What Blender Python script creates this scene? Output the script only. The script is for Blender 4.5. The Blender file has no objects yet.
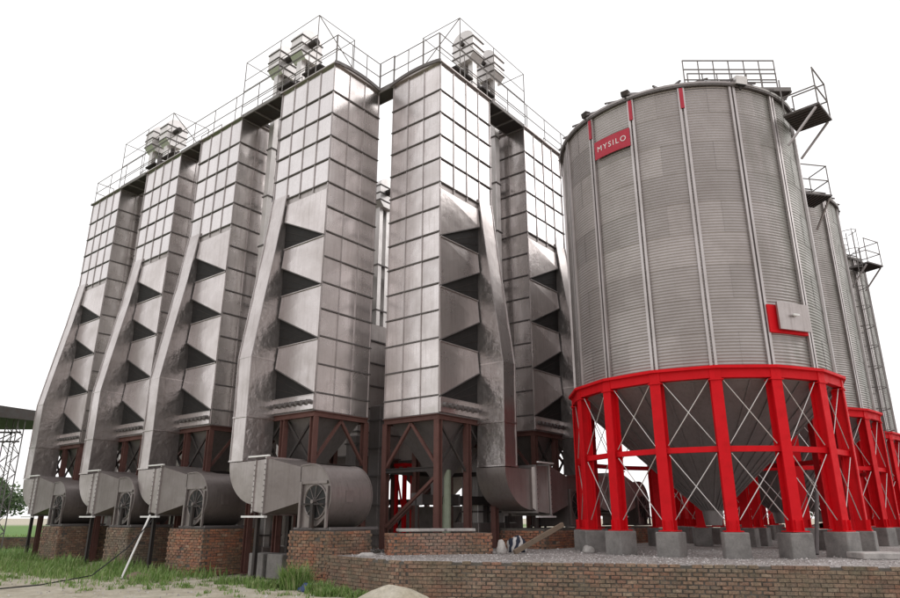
import bpy, bmesh, math, random
from mathutils import Vector, Matrix, noise
random.seed(7)
sc = bpy.context.scene
col = sc.collection
PI = math.pi
R_ = math.radians

# ------------------------------------------------------------------ camera, sky, sun, exposure
EYE = 1.56
cam = bpy.data.cameras.new('camera'); cam.sensor_fit = 'HORIZONTAL'; cam.sensor_width = 36.0
cam.lens = 36.0 * 679.94 / 900.0; cam.clip_end = 3000; cam.clip_start = 0.05
camo = bpy.data.objects.new('camera', cam); col.objects.link(camo)
camo.location = (0, 0, EYE); camo.rotation_euler = (PI / 2 + 0.3104, 0, 0)
sc.camera = camo
SUN_AZ, SUN_EL = R_(72), R_(37)
w = bpy.data.worlds.new('World'); sc.world = w; w.use_nodes = True
nt = w.node_tree; nt.nodes.clear()
sky = nt.nodes.new('ShaderNodeTexSky'); sky.sky_type = 'NISHITA'; sky.sun_disc = False
sky.sun_elevation = SUN_EL; sky.sun_rotation = SUN_AZ; sky.dust_density = 4.0
hs = nt.nodes.new('ShaderNodeHueSaturation'); hs.inputs['Saturation'].default_value = 0.15
# an even, blown-out cloud deck over the blue sky
mx = nt.nodes.new('ShaderNodeMixRGB'); mx.inputs[0].default_value = 0.88
mx.inputs[2].default_value = (9.9, 9.75, 9.75, 1)
bg = nt.nodes.new('ShaderNodeBackground'); bg.inputs[1].default_value = 0.135
out = nt.nodes.new('ShaderNodeOutputWorld')
nt.links.new(sky.outputs[0], hs.inputs['Color']); nt.links.new(hs.outputs[0], mx.inputs[1])
nt.links.new(mx.outputs[0], bg.inputs[0]); nt.links.new(bg.outputs[0], out.inputs[0])
sl = bpy.data.lights.new('sun', 'SUN'); sl.energy = 0.65; sl.angle = R_(40); sl.color = (1, .97, .94)
so = bpy.data.objects.new('sun', sl); col.objects.link(so)
so.rotation_euler = Vector((math.sin(SUN_AZ) * math.cos(SUN_EL), math.cos(SUN_AZ) * math.cos(SUN_EL), math.sin(SUN_EL))).to_track_quat('Z', 'Y').to_euler()
so.location = (30, 0, 40)
sc.view_settings.view_transform = 'Standard'; sc.view_settings.look = 'None'
sc.view_settings.gamma = 1.0; sc.view_settings.use_curve_mapping = False
sc.view_settings.exposure = 0.0
sc.render.resolution_x = 1024; sc.render.resolution_y = 680

# ------------------------------------------------------------------ materials
class NT:
    def __init__(s, name):
        s.m = bpy.data.materials.new(name); s.m.use_nodes = True
        s.t = s.m.node_tree; s.b = s.t.nodes['Principled BSDF']
    def n(s, ty, **kw):
        x = s.t.nodes.new(ty)
        for k, v in kw.items(): setattr(x, k, v)
        return x
    def l(s, a, b): s.t.links.new(a, b)
    def coord(s): return s.n('ShaderNodeTexCoord').outputs['Object']
    def noise(s, scale, detail=4, rough=.55, vec=None, stretch=None, ty='ShaderNodeTexNoise'):
        x = s.n(ty)
        x.inputs['Scale'].default_value = scale
        if 'Detail' in x.inputs: x.inputs['Detail'].default_value = detail
        if ty == 'ShaderNodeTexNoise': x.inputs['Roughness'].default_value = rough
        v = vec or s.geo()
        if stretch:
            mp = s.n('ShaderNodeMapping'); mp.inputs['Scale'].default_value = stretch
            s.l(v, mp.inputs[0]); v = mp.outputs[0]
        s.l(v, x.inputs['Vector'])
        return x
    def geo(s): return s.n('ShaderNodeNewGeometry').outputs['Position']
    def ramp(s, fac, stops):
        r = s.n('ShaderNodeValToRGB'); e = r.color_ramp.elements
        while len(e) < len(stops): e.new(.5)
        for q, (p, c) in zip(e, stops):
            q.position = p; q.color = (*c, 1) if len(c) == 3 else c
        s.l(fac, r.inputs[0]); return r.outputs[0]
    def mix(s, fac, a, b, mode='MIX'):
        x = s.n('ShaderNodeMixRGB', blend_type=mode)
        for i, v in ((0, fac), (1, a), (2, b)):
            if isinstance(v, (int, float)): x.inputs[i].default_value = v
            elif isinstance(v, tuple): x.inputs[i].default_value = (*v, 1)
            else: s.l(v, x.inputs[i])
        return x.outputs[0]
    def math(s, op, a, b=0.0):
        x = s.n('ShaderNodeMath', operation=op)
        for i, v in ((0, a), (1, b)):
            if isinstance(v, (int, float)): x.inputs[i].default_value = v
            else: s.l(v, x.inputs[i])
        return x.outputs[0]
    def rnd(s): return s.n('ShaderNodeObjectInfo').outputs['Random']
    def island(s): return s.n('ShaderNodeNewGeometry').outputs['Random Per Island']
    def bump(s, h, strength, dist):
        b = s.n('ShaderNodeBump'); b.inputs['Strength'].default_value = strength; b.inputs['Distance'].default_value = dist
        s.l(h, b.inputs['Height']); s.l(b.outputs[0], s.b.inputs['Normal']); return b
    def set(s, **kw):
        for k, v in kw.items():
            k = k.replace('_', ' ')
            if isinstance(v, (int, float)): s.b.inputs[k].default_value = v
            elif isinstance(v, tuple): s.b.inputs[k].default_value = (*v, 1)
            else: s.l(v, s.b.inputs[k])

def metal(name, c, rough=.4, met=.85, tone=.16, dirt=.25, wave=.3, wscale=1.6, wdist=.02, streak=True):
    k = NT(name)
    n1 = k.noise(.9, 5, .6)                       # broad tarnish patches
    n2 = k.noise(14, 3, .6)                       # spangle
    st = k.noise(2.2, 4, .6, stretch=(6, 6, .35)) # rain streaks
    v = k.ramp(k.rnd(), [(0, (1 - tone,) * 3), (1, (1.0,) * 3)])
    base = k.mix(1, tuple(c), v, 'MULTIPLY')
    d = k.ramp(n1.outputs[0], [(.38, (0, 0, 0)), (.68, (1, 1, 1))])
    base = k.mix(k.math('MULTIPLY', d, dirt), base, (c[0] * .55, c[1] * .52, c[2] * .50))
    if streak:
        s2 = k.ramp(st.outputs[0], [(.5, (0, 0, 0)), (.72, (1, 1, 1))])
        base = k.mix(k.math('MULTIPLY', s2, dirt * .9), base, (c[0] * .5, c[1] * .46, c[2] * .44))
    sp = k.ramp(n2.outputs[0], [(.3, (.93,) * 3), (.7, (1.0,) * 3)])
    base = k.mix(1, base, sp, 'MULTIPLY')
    r = k.ramp(n1.outputs[0], [(.3, (rough - .08,) * 3), (.75, (rough + .14,) * 3)])
    k.set(Base_Color=base, Metallic=met, Roughness=r)
    wv = k.noise(wscale, 3, .5)
    k.bump(wv.outputs[0], wave, wdist)
    return k.m

def shade_stain(m, az, c, amt):
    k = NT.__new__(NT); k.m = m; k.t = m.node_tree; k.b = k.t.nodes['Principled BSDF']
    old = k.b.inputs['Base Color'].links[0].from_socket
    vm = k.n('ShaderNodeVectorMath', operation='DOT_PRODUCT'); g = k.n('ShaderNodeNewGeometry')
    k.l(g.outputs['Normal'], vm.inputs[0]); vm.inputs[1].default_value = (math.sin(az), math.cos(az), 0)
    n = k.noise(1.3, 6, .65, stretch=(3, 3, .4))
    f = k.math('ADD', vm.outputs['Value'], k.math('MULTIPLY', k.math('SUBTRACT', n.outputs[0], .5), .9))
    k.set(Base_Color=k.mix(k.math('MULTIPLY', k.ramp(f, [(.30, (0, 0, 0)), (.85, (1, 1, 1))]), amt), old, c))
def paint(name, c, rough=.45, dirt=(.1, .07, .05), amt=.35, met=0.0, tone=.1, spec=.4):
    k = NT(name); k.b.inputs['Specular IOR Level'].default_value = spec
    n = k.noise(3.5, 6, .65); n2 = k.noise(30, 3, .6)
    v = k.ramp(k.rnd(), [(0, (1 - tone,) * 3), (1, (1.0,) * 3)])
    d = k.ramp(n.outputs[0], [(.48, (0, 0, 0)), (.74, (1, 1, 1))])
    base = k.mix(k.math('MULTIPLY', d, amt), k.mix(1, tuple(c), v, 'MULTIPLY'), tuple(dirt))
    k.set(Base_Color=base, Metallic=met, Roughness=k.ramp(n.outputs[0], [(.3, (rough,) * 3), (.8, (min(1, rough + .3),) * 3)]))
    k.bump(n2.outputs[0], .12, .004)
    return k.m

M = {}
M['bright'] = metal('polished_sheet', (.69, .655, .65), .17, .95, .10, .16, .3, 1.1, .02)
M['panel'] = metal('galvanised_panel', (.76, .71, .70), .27, .90, .22, .40, .5, 1.0, .03)
M['core'] = metal('housing_sheet', (.50, .46, .45), .45, .8, .05, .4)
M['duct'] = metal('duct_sheet', (.58, .535, .525), .30, .90, .10, .40, .4, 1.2, .03)
M['hammer'] = metal('hammered_duct_sheet', (.54, .495, .485), .34, .85, .35, .45, .7, 4.0, .05)
M['elbow'] = metal('old_elbow_sheet', (.43, .385, .375), .36, .75, .14, .45, .6, 1.6, .03)
M['hood'] = metal('hood_sheet', (.66, .61, .60), .30, .88, .16, .40, .6, 1.3, .04)
M['fan'] = metal('fan_sheet', (.27, .235, .228), .42, .55, .15, .45, .6, 1.8, .03)
M['silo'] = metal('corrugated_sheet', (.43, .39, .385), .42, .6, .26, .40, .12, 2.0, .006, False)
shade_stain(M['silo'], R_(98), (.15, .155, .13), .8)  # greenish stain that also paints shade onto the silos' right-facing sides
M['stiff'] = metal('stiffener_steel', (.50, .46, .455), .4, .8, .1, .25, .1)
M['cone'] = metal('hopper_sheet', (.25, .228, .226), .5, .5, .1, .4, .3)
M['flange'] = paint('grey_flange', (.17, .155, .155), .55, (.08, .06, .05), .5, .4)
M['red'] = paint('red_paint', (.68, .007, .014), .5, (.34, .012, .012), .35, spec=.15)
M['sign'] = paint('sign_red', (.44, .02, .045), .4, (.2, .03, .04), .1)
M['white'] = paint('white_paint', (.80, .79, .78), .5, (.45, .42, .4), .15)
M['rust'] = paint('oxide_primer', (.135, .060, .050), .6, (.055, .03, .026), .55, 0, .25)
M['dark'] = paint('dark_steel', (.045, .038, .036), .6, (.08, .05, .04), .4, 0, .3)
M['screen_shade'] = paint('dark_screen_shade', (.026, .024, .024), .6, (.05, .045, .045), .5, spec=.2)
M['rail'] = paint('grey_rail', (.22, .205, .20), .5, (.12, .09, .08), .35, .3)
M['head'] = metal('elevator_sheet', (.72, .69, .68), .4, .55, .1, .2, .2)
M['rod'] = metal('brace_rod', (.7, .68, .67), .4, .7, .1, .2, .1)
M['green'] = paint('pale_green_paint', (.32, .36, .27), .5, (.12, .12, .09), .3)
M['blue'] = paint('blue_plastic', (.035, .06, .16), .5, (.1, .1, .12), .2)
M['black'] = paint('black_rubber', (.02, .02, .02), .6, (.05, .05, .05), .3)
M['wood'] = paint('weathered_wood', (.20, .15, .11), .8, (.1, .08, .06), .5)

def mat_concrete(name, c):
    k = NT(name)
    n = k.noise(2.5, 7, .65); n2 = k.noise(25, 5, .7)
    b = k.ramp(n.outputs[0], [(.3, tuple(x * .62 for x in c)), (.55, c), (.75, tuple(min(1, x * 1.25) for x in c))])
    b = k.mix(1, b, k.ramp(n2.outputs[0], [(.3, (.75,) * 3), (.7, (1,) * 3)]), 'MULTIPLY')
    k.set(Base_Color=b, Roughness=.9); k.bump(n2.outputs[0], .5, .012); return k.m
M['concrete'] = mat_concrete('concrete', (.25, .235, .225))
M['slab'] = mat_concrete('pale_concrete', (.48, .45, .43))

def mat_brick(name, tones):
    k = NT(name)
    r = k.math('FRACT', k.math('ADD', k.rnd(), k.island()))
    b = k.ramp(r, [(i / (len(tones) - 1), t) for i, t in enumerate(tones)])
    n = k.noise(1.6, 8, .75); n2 = k.noise(24, 6, .8)
    d = k.ramp(n.outputs[0], [(.45, (0, 0, 0)), (.68, (1, 1, 1))])
    b = k.mix(k.math('MULTIPLY', d, .62), b, (.17, .15, .11))          # lichen and dirt
    n4 = k.noise(.8, 7, .7); b = k.mix(k.math('MULTIPLY', k.ramp(n4.outputs[0], [(.46, (0, 0, 0)), (.62, (1, 1, 1))]), .5), b, (.16, .155, .105))   # moss
    n3 = k.noise(.55, 5, .6)
    d3 = k.ramp(n3.outputs[0], [(.55, (0, 0, 0)), (.75, (1, 1, 1))])
    b = k.mix(k.math('MULTIPLY', d3, .45), b, (.36, .31, .27))           # efflorescence
    b = k.mix(1, b, k.ramp(n2.outputs[0], [(.32, (.38,) * 3), (.62, (1.08,) * 3)]), 'MULTIPLY')
    k.set(Base_Color=b, Roughness=.92); k.bump(n2.outputs[0], .8, .02); return k.m
M['brick'] = mat_brick('weathered_brick', [(.27, .145, .10), (.35, .215, .15), (.24, .16, .12), (.39, .25, .175), (.20, .13, .10), (.33, .18, .125), (.40, .30, .22)])
M['brick_orange'] = mat_brick('orange_brick', [(.40, .155, .085), (.49, .21, .12), (.35, .16, .11), (.46, .24, .15), (.27, .12, .085), (.44, .19, .11), (.46, .30, .21)])
M['mortar'] = mat_concrete('mortar', (.13, .115, .10))

def mat_ground():
    k = NT('dirt_and_grass')
    p = k.geo(); sep = k.n('ShaderNodeSeparateXYZ'); k.l(p, sep.inputs[0])
    n = k.noise(.35, 8, .65); n2 = k.noise(9, 6, .7); n3 = k.noise(1.6, 6, .6)
    dirt = k.ramp(n3.outputs[0], [(.3, (.36, .31, .23)), (.5, (.51, .46, .36)), (.7, (.60, .55, .46))])
    dirt = k.mix(1, dirt, k.ramp(n2.outputs[0], [(.25, (.62,) * 3), (.65, (1,) * 3)]), 'MULTIPLY')
    grass = k.ramp(n2.outputs[0], [(.3, (.06, .12, .02)), (.6, (.12, .23, .045)), (.8, (.19, .28, .09))])
    # grass beyond the dirt track, more with distance
    dist = k.math('MULTIPLY', k.math('SUBTRACT', k.math('ADD', k.math('MULTIPLY', sep.outputs[1], .30), k.math('MULTIPLY', sep.outputs[0], -1.0)), 20.0), .10)
    f = k.math('ADD', dist, k.math('MULTIPLY', k.math('SUBTRACT', n.outputs[0], .5), 3.0))
    vl = k.n('ShaderNodeVectorMath', operation='LENGTH'); k.l(p, vl.inputs[0])
    far = k.ramp(k.math('MULTIPLY', vl.outputs['Value'], .005), [(.75, (1, 1, 1)), (.98, (0, 0, 0))])   # dry pale fields beyond
    fr = k.math('MULTIPLY', k.ramp(f, [(.2, (0, 0, 0)), (.75, (1, 1, 1))]), far)
    k.set(Base_Color=k.mix(fr, dirt, grass), Roughness=.95); k.bump(n2.outputs[0], .7, .05); return k.m
M['ground'] = mat_ground()
def mat_gravel():
    k = NT('gravel_bed')
    v = k.noise(34, 0, 0, ty='ShaderNodeTexVoronoi'); n = k.noise(.8, 6, .6)
    c = k.ramp(v.outputs['Color'], [(.2, (.20, .18, .17)), (.5, (.36, .33, .32)), (.8, (.52, .49, .48))])
    c = k.mix(1, c, k.ramp(n.outputs[0], [(.3, (.62, .6, .58)), (.7, (1, 1, 1))]), 'MULTIPLY')
    k.set(Base_Color=c, Roughness=.95); k.bump(v.outputs['Distance'], .8, .02); return k.m
M['gravel'] = mat_gravel()
def mat_stone():
    k = NT('gravel_stone')
    c = k.ramp(k.island(), [(0, (.17, .15, .145)), (.5, (.36, .33, .32)), (1, (.55, .52, .51))])
    k.set(Base_Color=c, Roughness=.9); return k.m
M['stone'] = mat_stone()
def mat_leaf(name, tones):
    k = NT(name)
    c = k.ramp(k.island(), [(i / (len(tones) - 1), t) for i, t in enumerate(tones)])
    k.set(Base_Color=c, Roughness=.6); k.b.inputs['Subsurface Weight'].default_value = 0.0
    tr = k.n('ShaderNodeBsdfTranslucent'); k.l(c, tr.inputs[0])
    ms = k.n('ShaderNodeMixShader'); ms.inputs[0].default_value = .3
    o = k.t.nodes['Material Output']; k.l(k.b.outputs[0], ms.inputs[1]); k.l(tr.outputs[0], ms.inputs[2]); k.l(ms.outputs[0], o.inputs[0])
    return k.m
M['grass'] = mat_leaf('grass_blades', [(.10, .18, .04), (.17, .29, .07), (.24, .36, .11), (.36, .38, .20)])
M['leaf'] = mat_leaf('tree_leaves', [(.04, .075, .025), (.07, .12, .04), (.10, .15, .06)])
M['bark'] = paint('bark', (.10, .075, .055), .9, (.05, .04, .03), .5)
def mat_stripe():
    k = NT('striped_sack_cloth')
    wv = k.n('ShaderNodeTexWave'); wv.inputs['Scale'].default_value = 1.6; wv.inputs['Distortion'].default_value = 9; wv.inputs['Detail'].default_value = 3
    k.l(k.coord(), wv.inputs['Vector'])
    k.set(Base_Color=k.ramp(wv.outputs[0], [(.5, (.015, .02, .04)), (.72, (.5, .48, .47))]), Roughness=.8); return k.m
M['sack'] = mat_stripe()

# ------------------------------------------------------------------ mesh helpers
class MB:
    def __init__(s): s.v = []; s.f = []
    def add(s, vs, fs):
        o = len(s.v); s.v += [tuple(p) for p in vs]; s.f += [tuple(i + o for i in f) for f in fs]; return s
    def hexa(s, p):   # 8 points: bottom ring 0-3, top ring 4-7
        return s.add(p, [(0, 3, 2, 1), (4, 5, 6, 7), (0, 1, 5, 4), (1, 2, 6, 5), (2, 3, 7, 6), (3, 0, 4, 7)])
    def box(s, x0, x1, y0, y1, z0, z1):
        return s.hexa([(x0, y0, z0), (x1, y0, z0), (x1, y1, z0), (x0, y1, z0), (x0, y0, z1), (x1, y0, z1), (x1, y1, z1), (x0, y1, z1)])
    def frame(s, p, q, up=(0, 0, 1)):
        p, q = Vector(p), Vector(q); d = (q - p).normalized(); u = Vector(up)
        if abs(d.dot(u)) > .98: u = Vector((0, 1, 0))
        x = d.cross(u).normalized(); return p, q, x, x.cross(d).normalized()
    def bar(s, p, q, w, h, up=(0, 0, 1)):
        p, q, x, y = s.frame(p, q, up); x = x * w / 2; y = y * h / 2
        return s.hexa([p - x - y, p + x - y, p + x + y, p - x + y, q - x - y, q + x - y, q + x + y, q - x + y])
    def ibeam(s, p, q, w, h, t=.02, up=(0, 0, 1)):
        p, q, x, y = s.frame(p, q, up)
        for o in (-1, 1): s.bar(p + y * o * (h / 2 - t / 2), q + y * o * (h / 2 - t / 2), w, t, up)
        return s.bar(p, q, t, h - 2 * t, up)
    def tube(s, p, q, r, n=6, r2=None):
        p, q, x, y = s.frame(p, q); r2 = r if r2 is None else r2; v = []
        for c, rr in ((p, r), (q, r2)):
            for i in range(n):
                a = 2 * PI * i / n; v.append(c + x * rr * math.cos(a) + y * rr * math.sin(a))
        f = [(i, (i + 1) % n, n + (i + 1) % n, n + i) for i in range(n)] + [tuple(range(n))[::-1], tuple(range(n, 2 * n))]
        return s.add(v, f)
    def path(s, pts, r, n=6):
        for a, b in zip(pts, pts[1:]): s.tube(a, b, r, n)
        return s
    def prism(s, poly, fn, d0, d1):   # poly: 2D outline; fn(u, v, depth) -> 3D
        n = len(poly); v = [fn(a, b, d0) for a, b in poly] + [fn(a, b, d1) for a, b in poly]
        f = [(i, (i + 1) % n, n + (i + 1) % n, n + i) for i in range(n)] + [tuple(range(n))[::-1], tuple(range(n, 2 * n))]
        return s.add(v, f)
    def loft(s, rings, caps=True):
        n = len(rings[0]); v = [p for r in rings for p in r]; f = []
        for k in range(len(rings) - 1):
            f += [(k * n + i, k * n + (i + 1) % n, (k + 1) * n + (i + 1) % n, (k + 1) * n + i) for i in range(n)]
        if caps: f += [tuple(range(n))[::-1], tuple(range((len(rings) - 1) * n, len(rings) * n))]
        return s.add(v, f)
    def mesh(s, name, mat, smooth=False, bevel=0, angle=None):
        me = bpy.data.meshes.new(name); me.from_pydata(s.v, [], s.f)
        bm = bmesh.new(); bm.from_mesh(me)
        if bevel: bmesh.ops.bevel(bm, geom=bm.edges[:], offset=bevel, segments=1, affect='EDGES')
        bmesh.ops.recalc_face_normals(bm, faces=bm.faces[:]); bm.to_mesh(me); bm.free()
        if smooth:
            for p in me.polygons: p.use_smooth = True
            me.set_sharp_from_angle(angle=angle or R_(35))
        me.materials.append(M[mat] if isinstance(mat, str) else mat); return me

def link(name, me, parent=None, loc=(0, 0, 0), rot=(0, 0, 0), scale=(1, 1, 1)):
    o = bpy.data.objects.new(name, me); col.objects.link(o); o.parent = parent
    o.location = loc; o.rotation_euler = rot; o.scale = scale; return o
def part(name, mb, mat, parent=None, smooth=False, bevel=0, angle=None):
    return link(name, mb.mesh(name, mat, smooth, bevel, angle), parent)
def tag(o, label=None, cat=None, group=None, kind=None):
    for k, v in (('label', label), ('category', cat), ('group', group), ('kind', kind)):
        if v: o[k] = v
    return o
def thing(name, label, cat, loc=(0, 0, 0), rz=0.0, group=None):
    o = link(name, None, None, loc, (0, 0, rz)); return tag(o, label, cat, group)
CACHE = {}
def cached(key, fn):
    if key not in CACHE: CACHE[key] = fn()
    return CACHE[key]

# ------------------------------------------------------------------ site layout (metres; camera above the origin looking along +Y)
A = Vector((-.7806, .6250, 0)); B = Vector((.6250, .7806, 0))
C4 = Vector((-3.8853, 19.4984, 0)); C5 = Vector((-.3151, 19.2591, 0))
ROT_A = math.atan2(-A.y, -A.x); ROT_B = math.atan2(B.y, B.x)
PLAT = .70
WA, WE = 2.7714, 2.1231

# ------------------------------------------------------------------ ground
def make_ground():
    mb = MB(); N = 90
    def g(i): t = i / N * 2 - 1; return math.copysign(abs(t) ** 3, t)
    xs = [g(i) * 900 for i in range(N + 1)]; ys = [g(i) * 900 + 16 for i in range(N + 1)]
    for y in ys:
        for x in xs:
            r = math.hypot(x, y - 16)
            h = noise.noise(Vector((x * .35, y * .35, 0))) * .05 + noise.noise(Vector((x * 1.3, y * 1.3, 3))) * .02
            mb.v.append((x, y, -.03 + h * max(0, 1 - r / 60)))
    for j in range(N):
        for i in range(N):
            a = j * (N + 1) + i; mb.f.append((a, a + 1, a + N + 2, a + N + 1))
    return tag(part('ground', mb, 'ground', smooth=True, angle=PI), kind='structure')
make_ground()

P0 = Vector((-2.93, 17.22, 0)); P1 = Vector((-1.05, 15.02, 0)); P2 = Vector((16.0, 11.47, 0))
def make_platform():
    mb = MB(); i1 = .10
    back = P0 + B * 330
    poly = [(P0.x + .05, P0.y + .1), (P1.x + .04, P1.y + i1), (P2.x, P2.y + i1), (160, 20), (160, 300), (back.x, back.y)]
    mb.prism(poly, lambda u, v, d: (u, v, d), 0.0, PLAT - .012)
    tag(part('gravel_platform', mb, 'gravel'), kind='structure')
    # loose stones lying on it
    st = MB(); rn = random.Random(3)
    for k in range(9000):
        x = rn.uniform(-2.4, 10.5); y = rn.uniform(12.5, 21)
        line = P1.y + (x - P1.x) * (P2.y - P1.y) / (P2.x - P1.x) if x > P1.x else P1.y + (x - P1.x) * (P0.y - P1.y) / (P0.x - P1.x)
        if y < line + .16 or y > line + 7: continue
        if rn.random() < (y - line) / 9: continue
        r = rn.uniform(.008, .024) * (1.8 if rn.random() < .06 else 1); z = PLAT - .012 + r * .3
        a0 = rn.uniform(0, 6); v = [(x + r * math.cos(a0 + q * PI / 2) * rn.uniform(.7, 1.3), y + r * math.sin(a0 + q * PI / 2) * rn.uniform(.7, 1.3), z) for q in range(4)] + [(x + rn.uniform(-.3, .3) * r, y + rn.uniform(-.3, .3) * r, z + r * rn.uniform(.6, 1))]
        st.add(v, [(0, 1, 4), (1, 2, 4), (2, 3, 4), (3, 0, 4)])
    o = part('loose_gravel', st, 'stone'); tag(o, 'loose grey gravel stones scattered over the raised platform', 'gravel', kind='stuff')
make_platform()

# ------------------------------------------------------------------ brickwork
BL, BH, BD, BJ = .190, .062, .09, .012
def brick_mesh(key, mat):
    def f():
        mb = MB().box(-BL / 2, BL / 2, -BD, 0, -BH / 2, BH / 2); return mb.mesh('brick', mat, bevel=.006)
    return cached(('brick', key), f)
def wall_bricks(length, height, z0, rn):
    """brick centres (u along the wall, z) in stretcher bond"""
    n = int(height / (BH + BJ)); outp = []
    for c in range(n):
        u = BL / 2 if c % 2 == 0 else 0
        while u < length + BL * .3:
            outp.append((min(max(u, BL * .26), length - BL * .26), z0 + (c + .5) * (BH + BJ), c)); u += BL + BJ
    return outp
def joined_bricks(faces, mat, rn, jitter=.014):
    mb = MB()
    for (p, q, h, z0) in faces:
        d = (q - p); L = d.length; d.normalize(); nrm = Vector((d.y, -d.x, 0))
        for (u, z, c) in wall_bricks(L, h, z0, rn):
            if rn.random() < .008: continue
            hw = BL / 2 if BL / 2 < u < L - BL / 2 else BL * .25
            o = rn.uniform(-jitter * .6, jitter) + .006; zz = rn.uniform(-.006, .006); tl = rn.uniform(-.006, .006); hw *= rn.uniform(.86, 1.02)
            c0 = p + d * u
            pts = []
            for zs in (-1, 1):
                for (a, b) in ((-1, 1), (1, 1), (1, -1), (-1, -1)):
                    k = .9 if b > 0 else 1
                    pt = c0 + d * (a * hw * (1 if b < 0 else .985)) + nrm * ((o if b > 0 else -.06))
                    pts.append((pt.x, pt.y, z + zz + tl * a + zs * BH / 2 * (.96 if b > 0 else 1)))
            mb.hexa(pts)
    return mb

def retaining_wall():
    root = thing('retaining_wall', 'long low weathered brick retaining wall edging the gravel platform', 'wall', (P1.x, P1.y, 0))
    rn = random.Random(11); off = Vector((P1.x, P1.y, 0))
    core = MB()
    for p, q in ((P0, P1), (P1, P2)):
        d = (q - p).normalized(); nrm = Vector((d.y, -d.x, 0))
        a, b = p - off, q - off
        core.hexa([a - nrm * .25, b - nrm * .25, b - nrm * .012, a - nrm * .012] + [v + Vector((0, 0, PLAT - .02)) for v in (a - nrm * .25, b - nrm * .25, b - nrm * .012, a - nrm * .012)])
    part('mortar', core, 'mortar', root)
    cand = []; rest = MB(); z0 = -.03; H = PLAT + .04
    for p, q in ((P0, P1), (P1, P2)):
        d = (q - p); L = d.length; d.normalize(); nrm = Vector((d.y, -d.x, 0))
        for (u, z, c) in wall_bricks(L, H, z0, rn):
            if c == 9 and rn.random() < .10: continue
            pos = p + d * u; cand.append((pos.length if abs(pos.x) < pos.y * .64 else 99, pos, z, math.atan2(d.y, d.x), nrm, u, L))
    cand.sort(key=lambda t: t[0])
    me = brick_mesh('wall', 'brick')
    for i, (ds, pos, z, ang, nrm, u, L) in enumerate(cand):
        o = rn.uniform(-.010, .018); pz = pos + nrm * (.004 + o) - off
        if i < 300:
            link('brick', me, root, (pz.x, pz.y, z + rn.uniform(-.004, .004)), (rn.uniform(-.04, .04), rn.uniform(-.03, .03), ang + rn.uniform(-.04, .04)), (rn.uniform(.84, 1.02), 1, rn.uniform(.86, 1.04)))
        else:
            d = Vector((math.cos(ang), math.sin(ang), 0)); hw = BL / 2 * (1 if BL / 2 < u < L - BL / 2 else .5)
            pts = []
            for zs in (-1, 1):
                for (a, b) in ((-1, 1), (1, 1), (1, -1), (-1, -1)):
                    pt = pz + d * a * hw + nrm * (0 if b > 0 else -.08); pts.append((pt.x, pt.y, z + zs * BH / 2))
            rest.hexa(pts)
    tag(part('bricks_far', rest, 'brick', root), kind='stuff').name = 'brickwork'
# brick local: front face must look along wall normal (d.y,-d.x): mesh spans y in [-BD,0] rotated by ang -> normal (sin, -cos) = -Y local
def _fix_brick():
    def f():
        mb = MB().box(-BL / 2, BL / 2, 0, BD, -BH / 2, BH / 2); return mb.mesh('brick', 'brick', bevel=.006)
    CACHE[('brick', 'wall')] = f()
_fix_brick()
retaining_wall()

def pier(name, label, o, ux, uy, lx, ly, z0, h, mat, group=None, slab=False, seed=1):
    """o: corner; ux, uy: unit axes; box lx by ly"""
    root = thing(name, label, 'pier' if 'pier' in name else 'wall', (o.x, o.y, z0), 0, group)
    rn = random.Random(seed); zero = Vector((0, 0, 0))
    c = [zero, ux * lx, ux * lx + uy * ly, uy * ly]
    if (c[1] - c[0]).cross(c[2] - c[1]).z < 0: c = c[::-1]
    core = MB(); cen = sum(c, Vector()) / 4; k = [p + (cen - p).normalized() * .02 for p in c]
    core.hexa([(p.x, p.y, -.05) for p in k] + [(p.x, p.y, h - .005) for p in k]); part('mortar', core, 'mortar', root)
    faces = [(c[i], c[(i + 1) % 4], h + .02, -.02) for i in range(4)]
    tag(part('brickwork', joined_bricks(faces, mat, rn), mat, root), kind='stuff')
    return root

# ------------------------------------------------------------------ grain dryers
ROWZ = [16.13, 15.05] + [15.05 - .8425 * i for i in range(1, 13)] + [4.42]
def unit_panels():
    res = []
    for k in range(6):
        rn = random.Random(50 + k); mb = MB(); n = 6
        ph = [(rn.uniform(.6, 1.6), rn.uniform(.6, 1.6), rn.uniform(0, 6), rn.uniform(0, 6)) for _ in range(3)]
        for j in range(n + 1):
            for i in range(n + 1):
                x, z = i / n, j / n; e = min(x, 1 - x, z, 1 - z) * 2
                b = e * .011 + e * sum(math.sin(p[0] * 5 * x + p[2]) * math.cos(p[1] * 5 * z + p[3]) for p in ph) * .0032
                mb.v.append((x, -.012 - b, z))
        for j in range(n):
            for i in range(n):
                a = j * (n + 1) + i; mb.f.append((a, a + 1, a + n + 2, a + n + 1))
        o = len(mb.v); idx = [i for i in range(n + 1)] + [j * (n + 1) + n for j in range(1, n + 1)] + [n * (n + 1) + i for i in range(n - 1, -1, -1)] + [j * (n + 1) for j in range(n - 1, 0, -1)]
        for q in idx: x, y, z = mb.v[q]; mb.v.append((x, 0, z))
        m = len(idx)
        for q in range(m): mb.f.append((idx[q], o + q, o + (q + 1) % m, idx[(q + 1) % m]))
        me = {}
        for mt in ('bright', 'panel'): me[mt] = mb.mesh('panel', mt, True, angle=R_(50))
        res.append(me)
    return res
PANELS = unit_panels()

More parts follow.
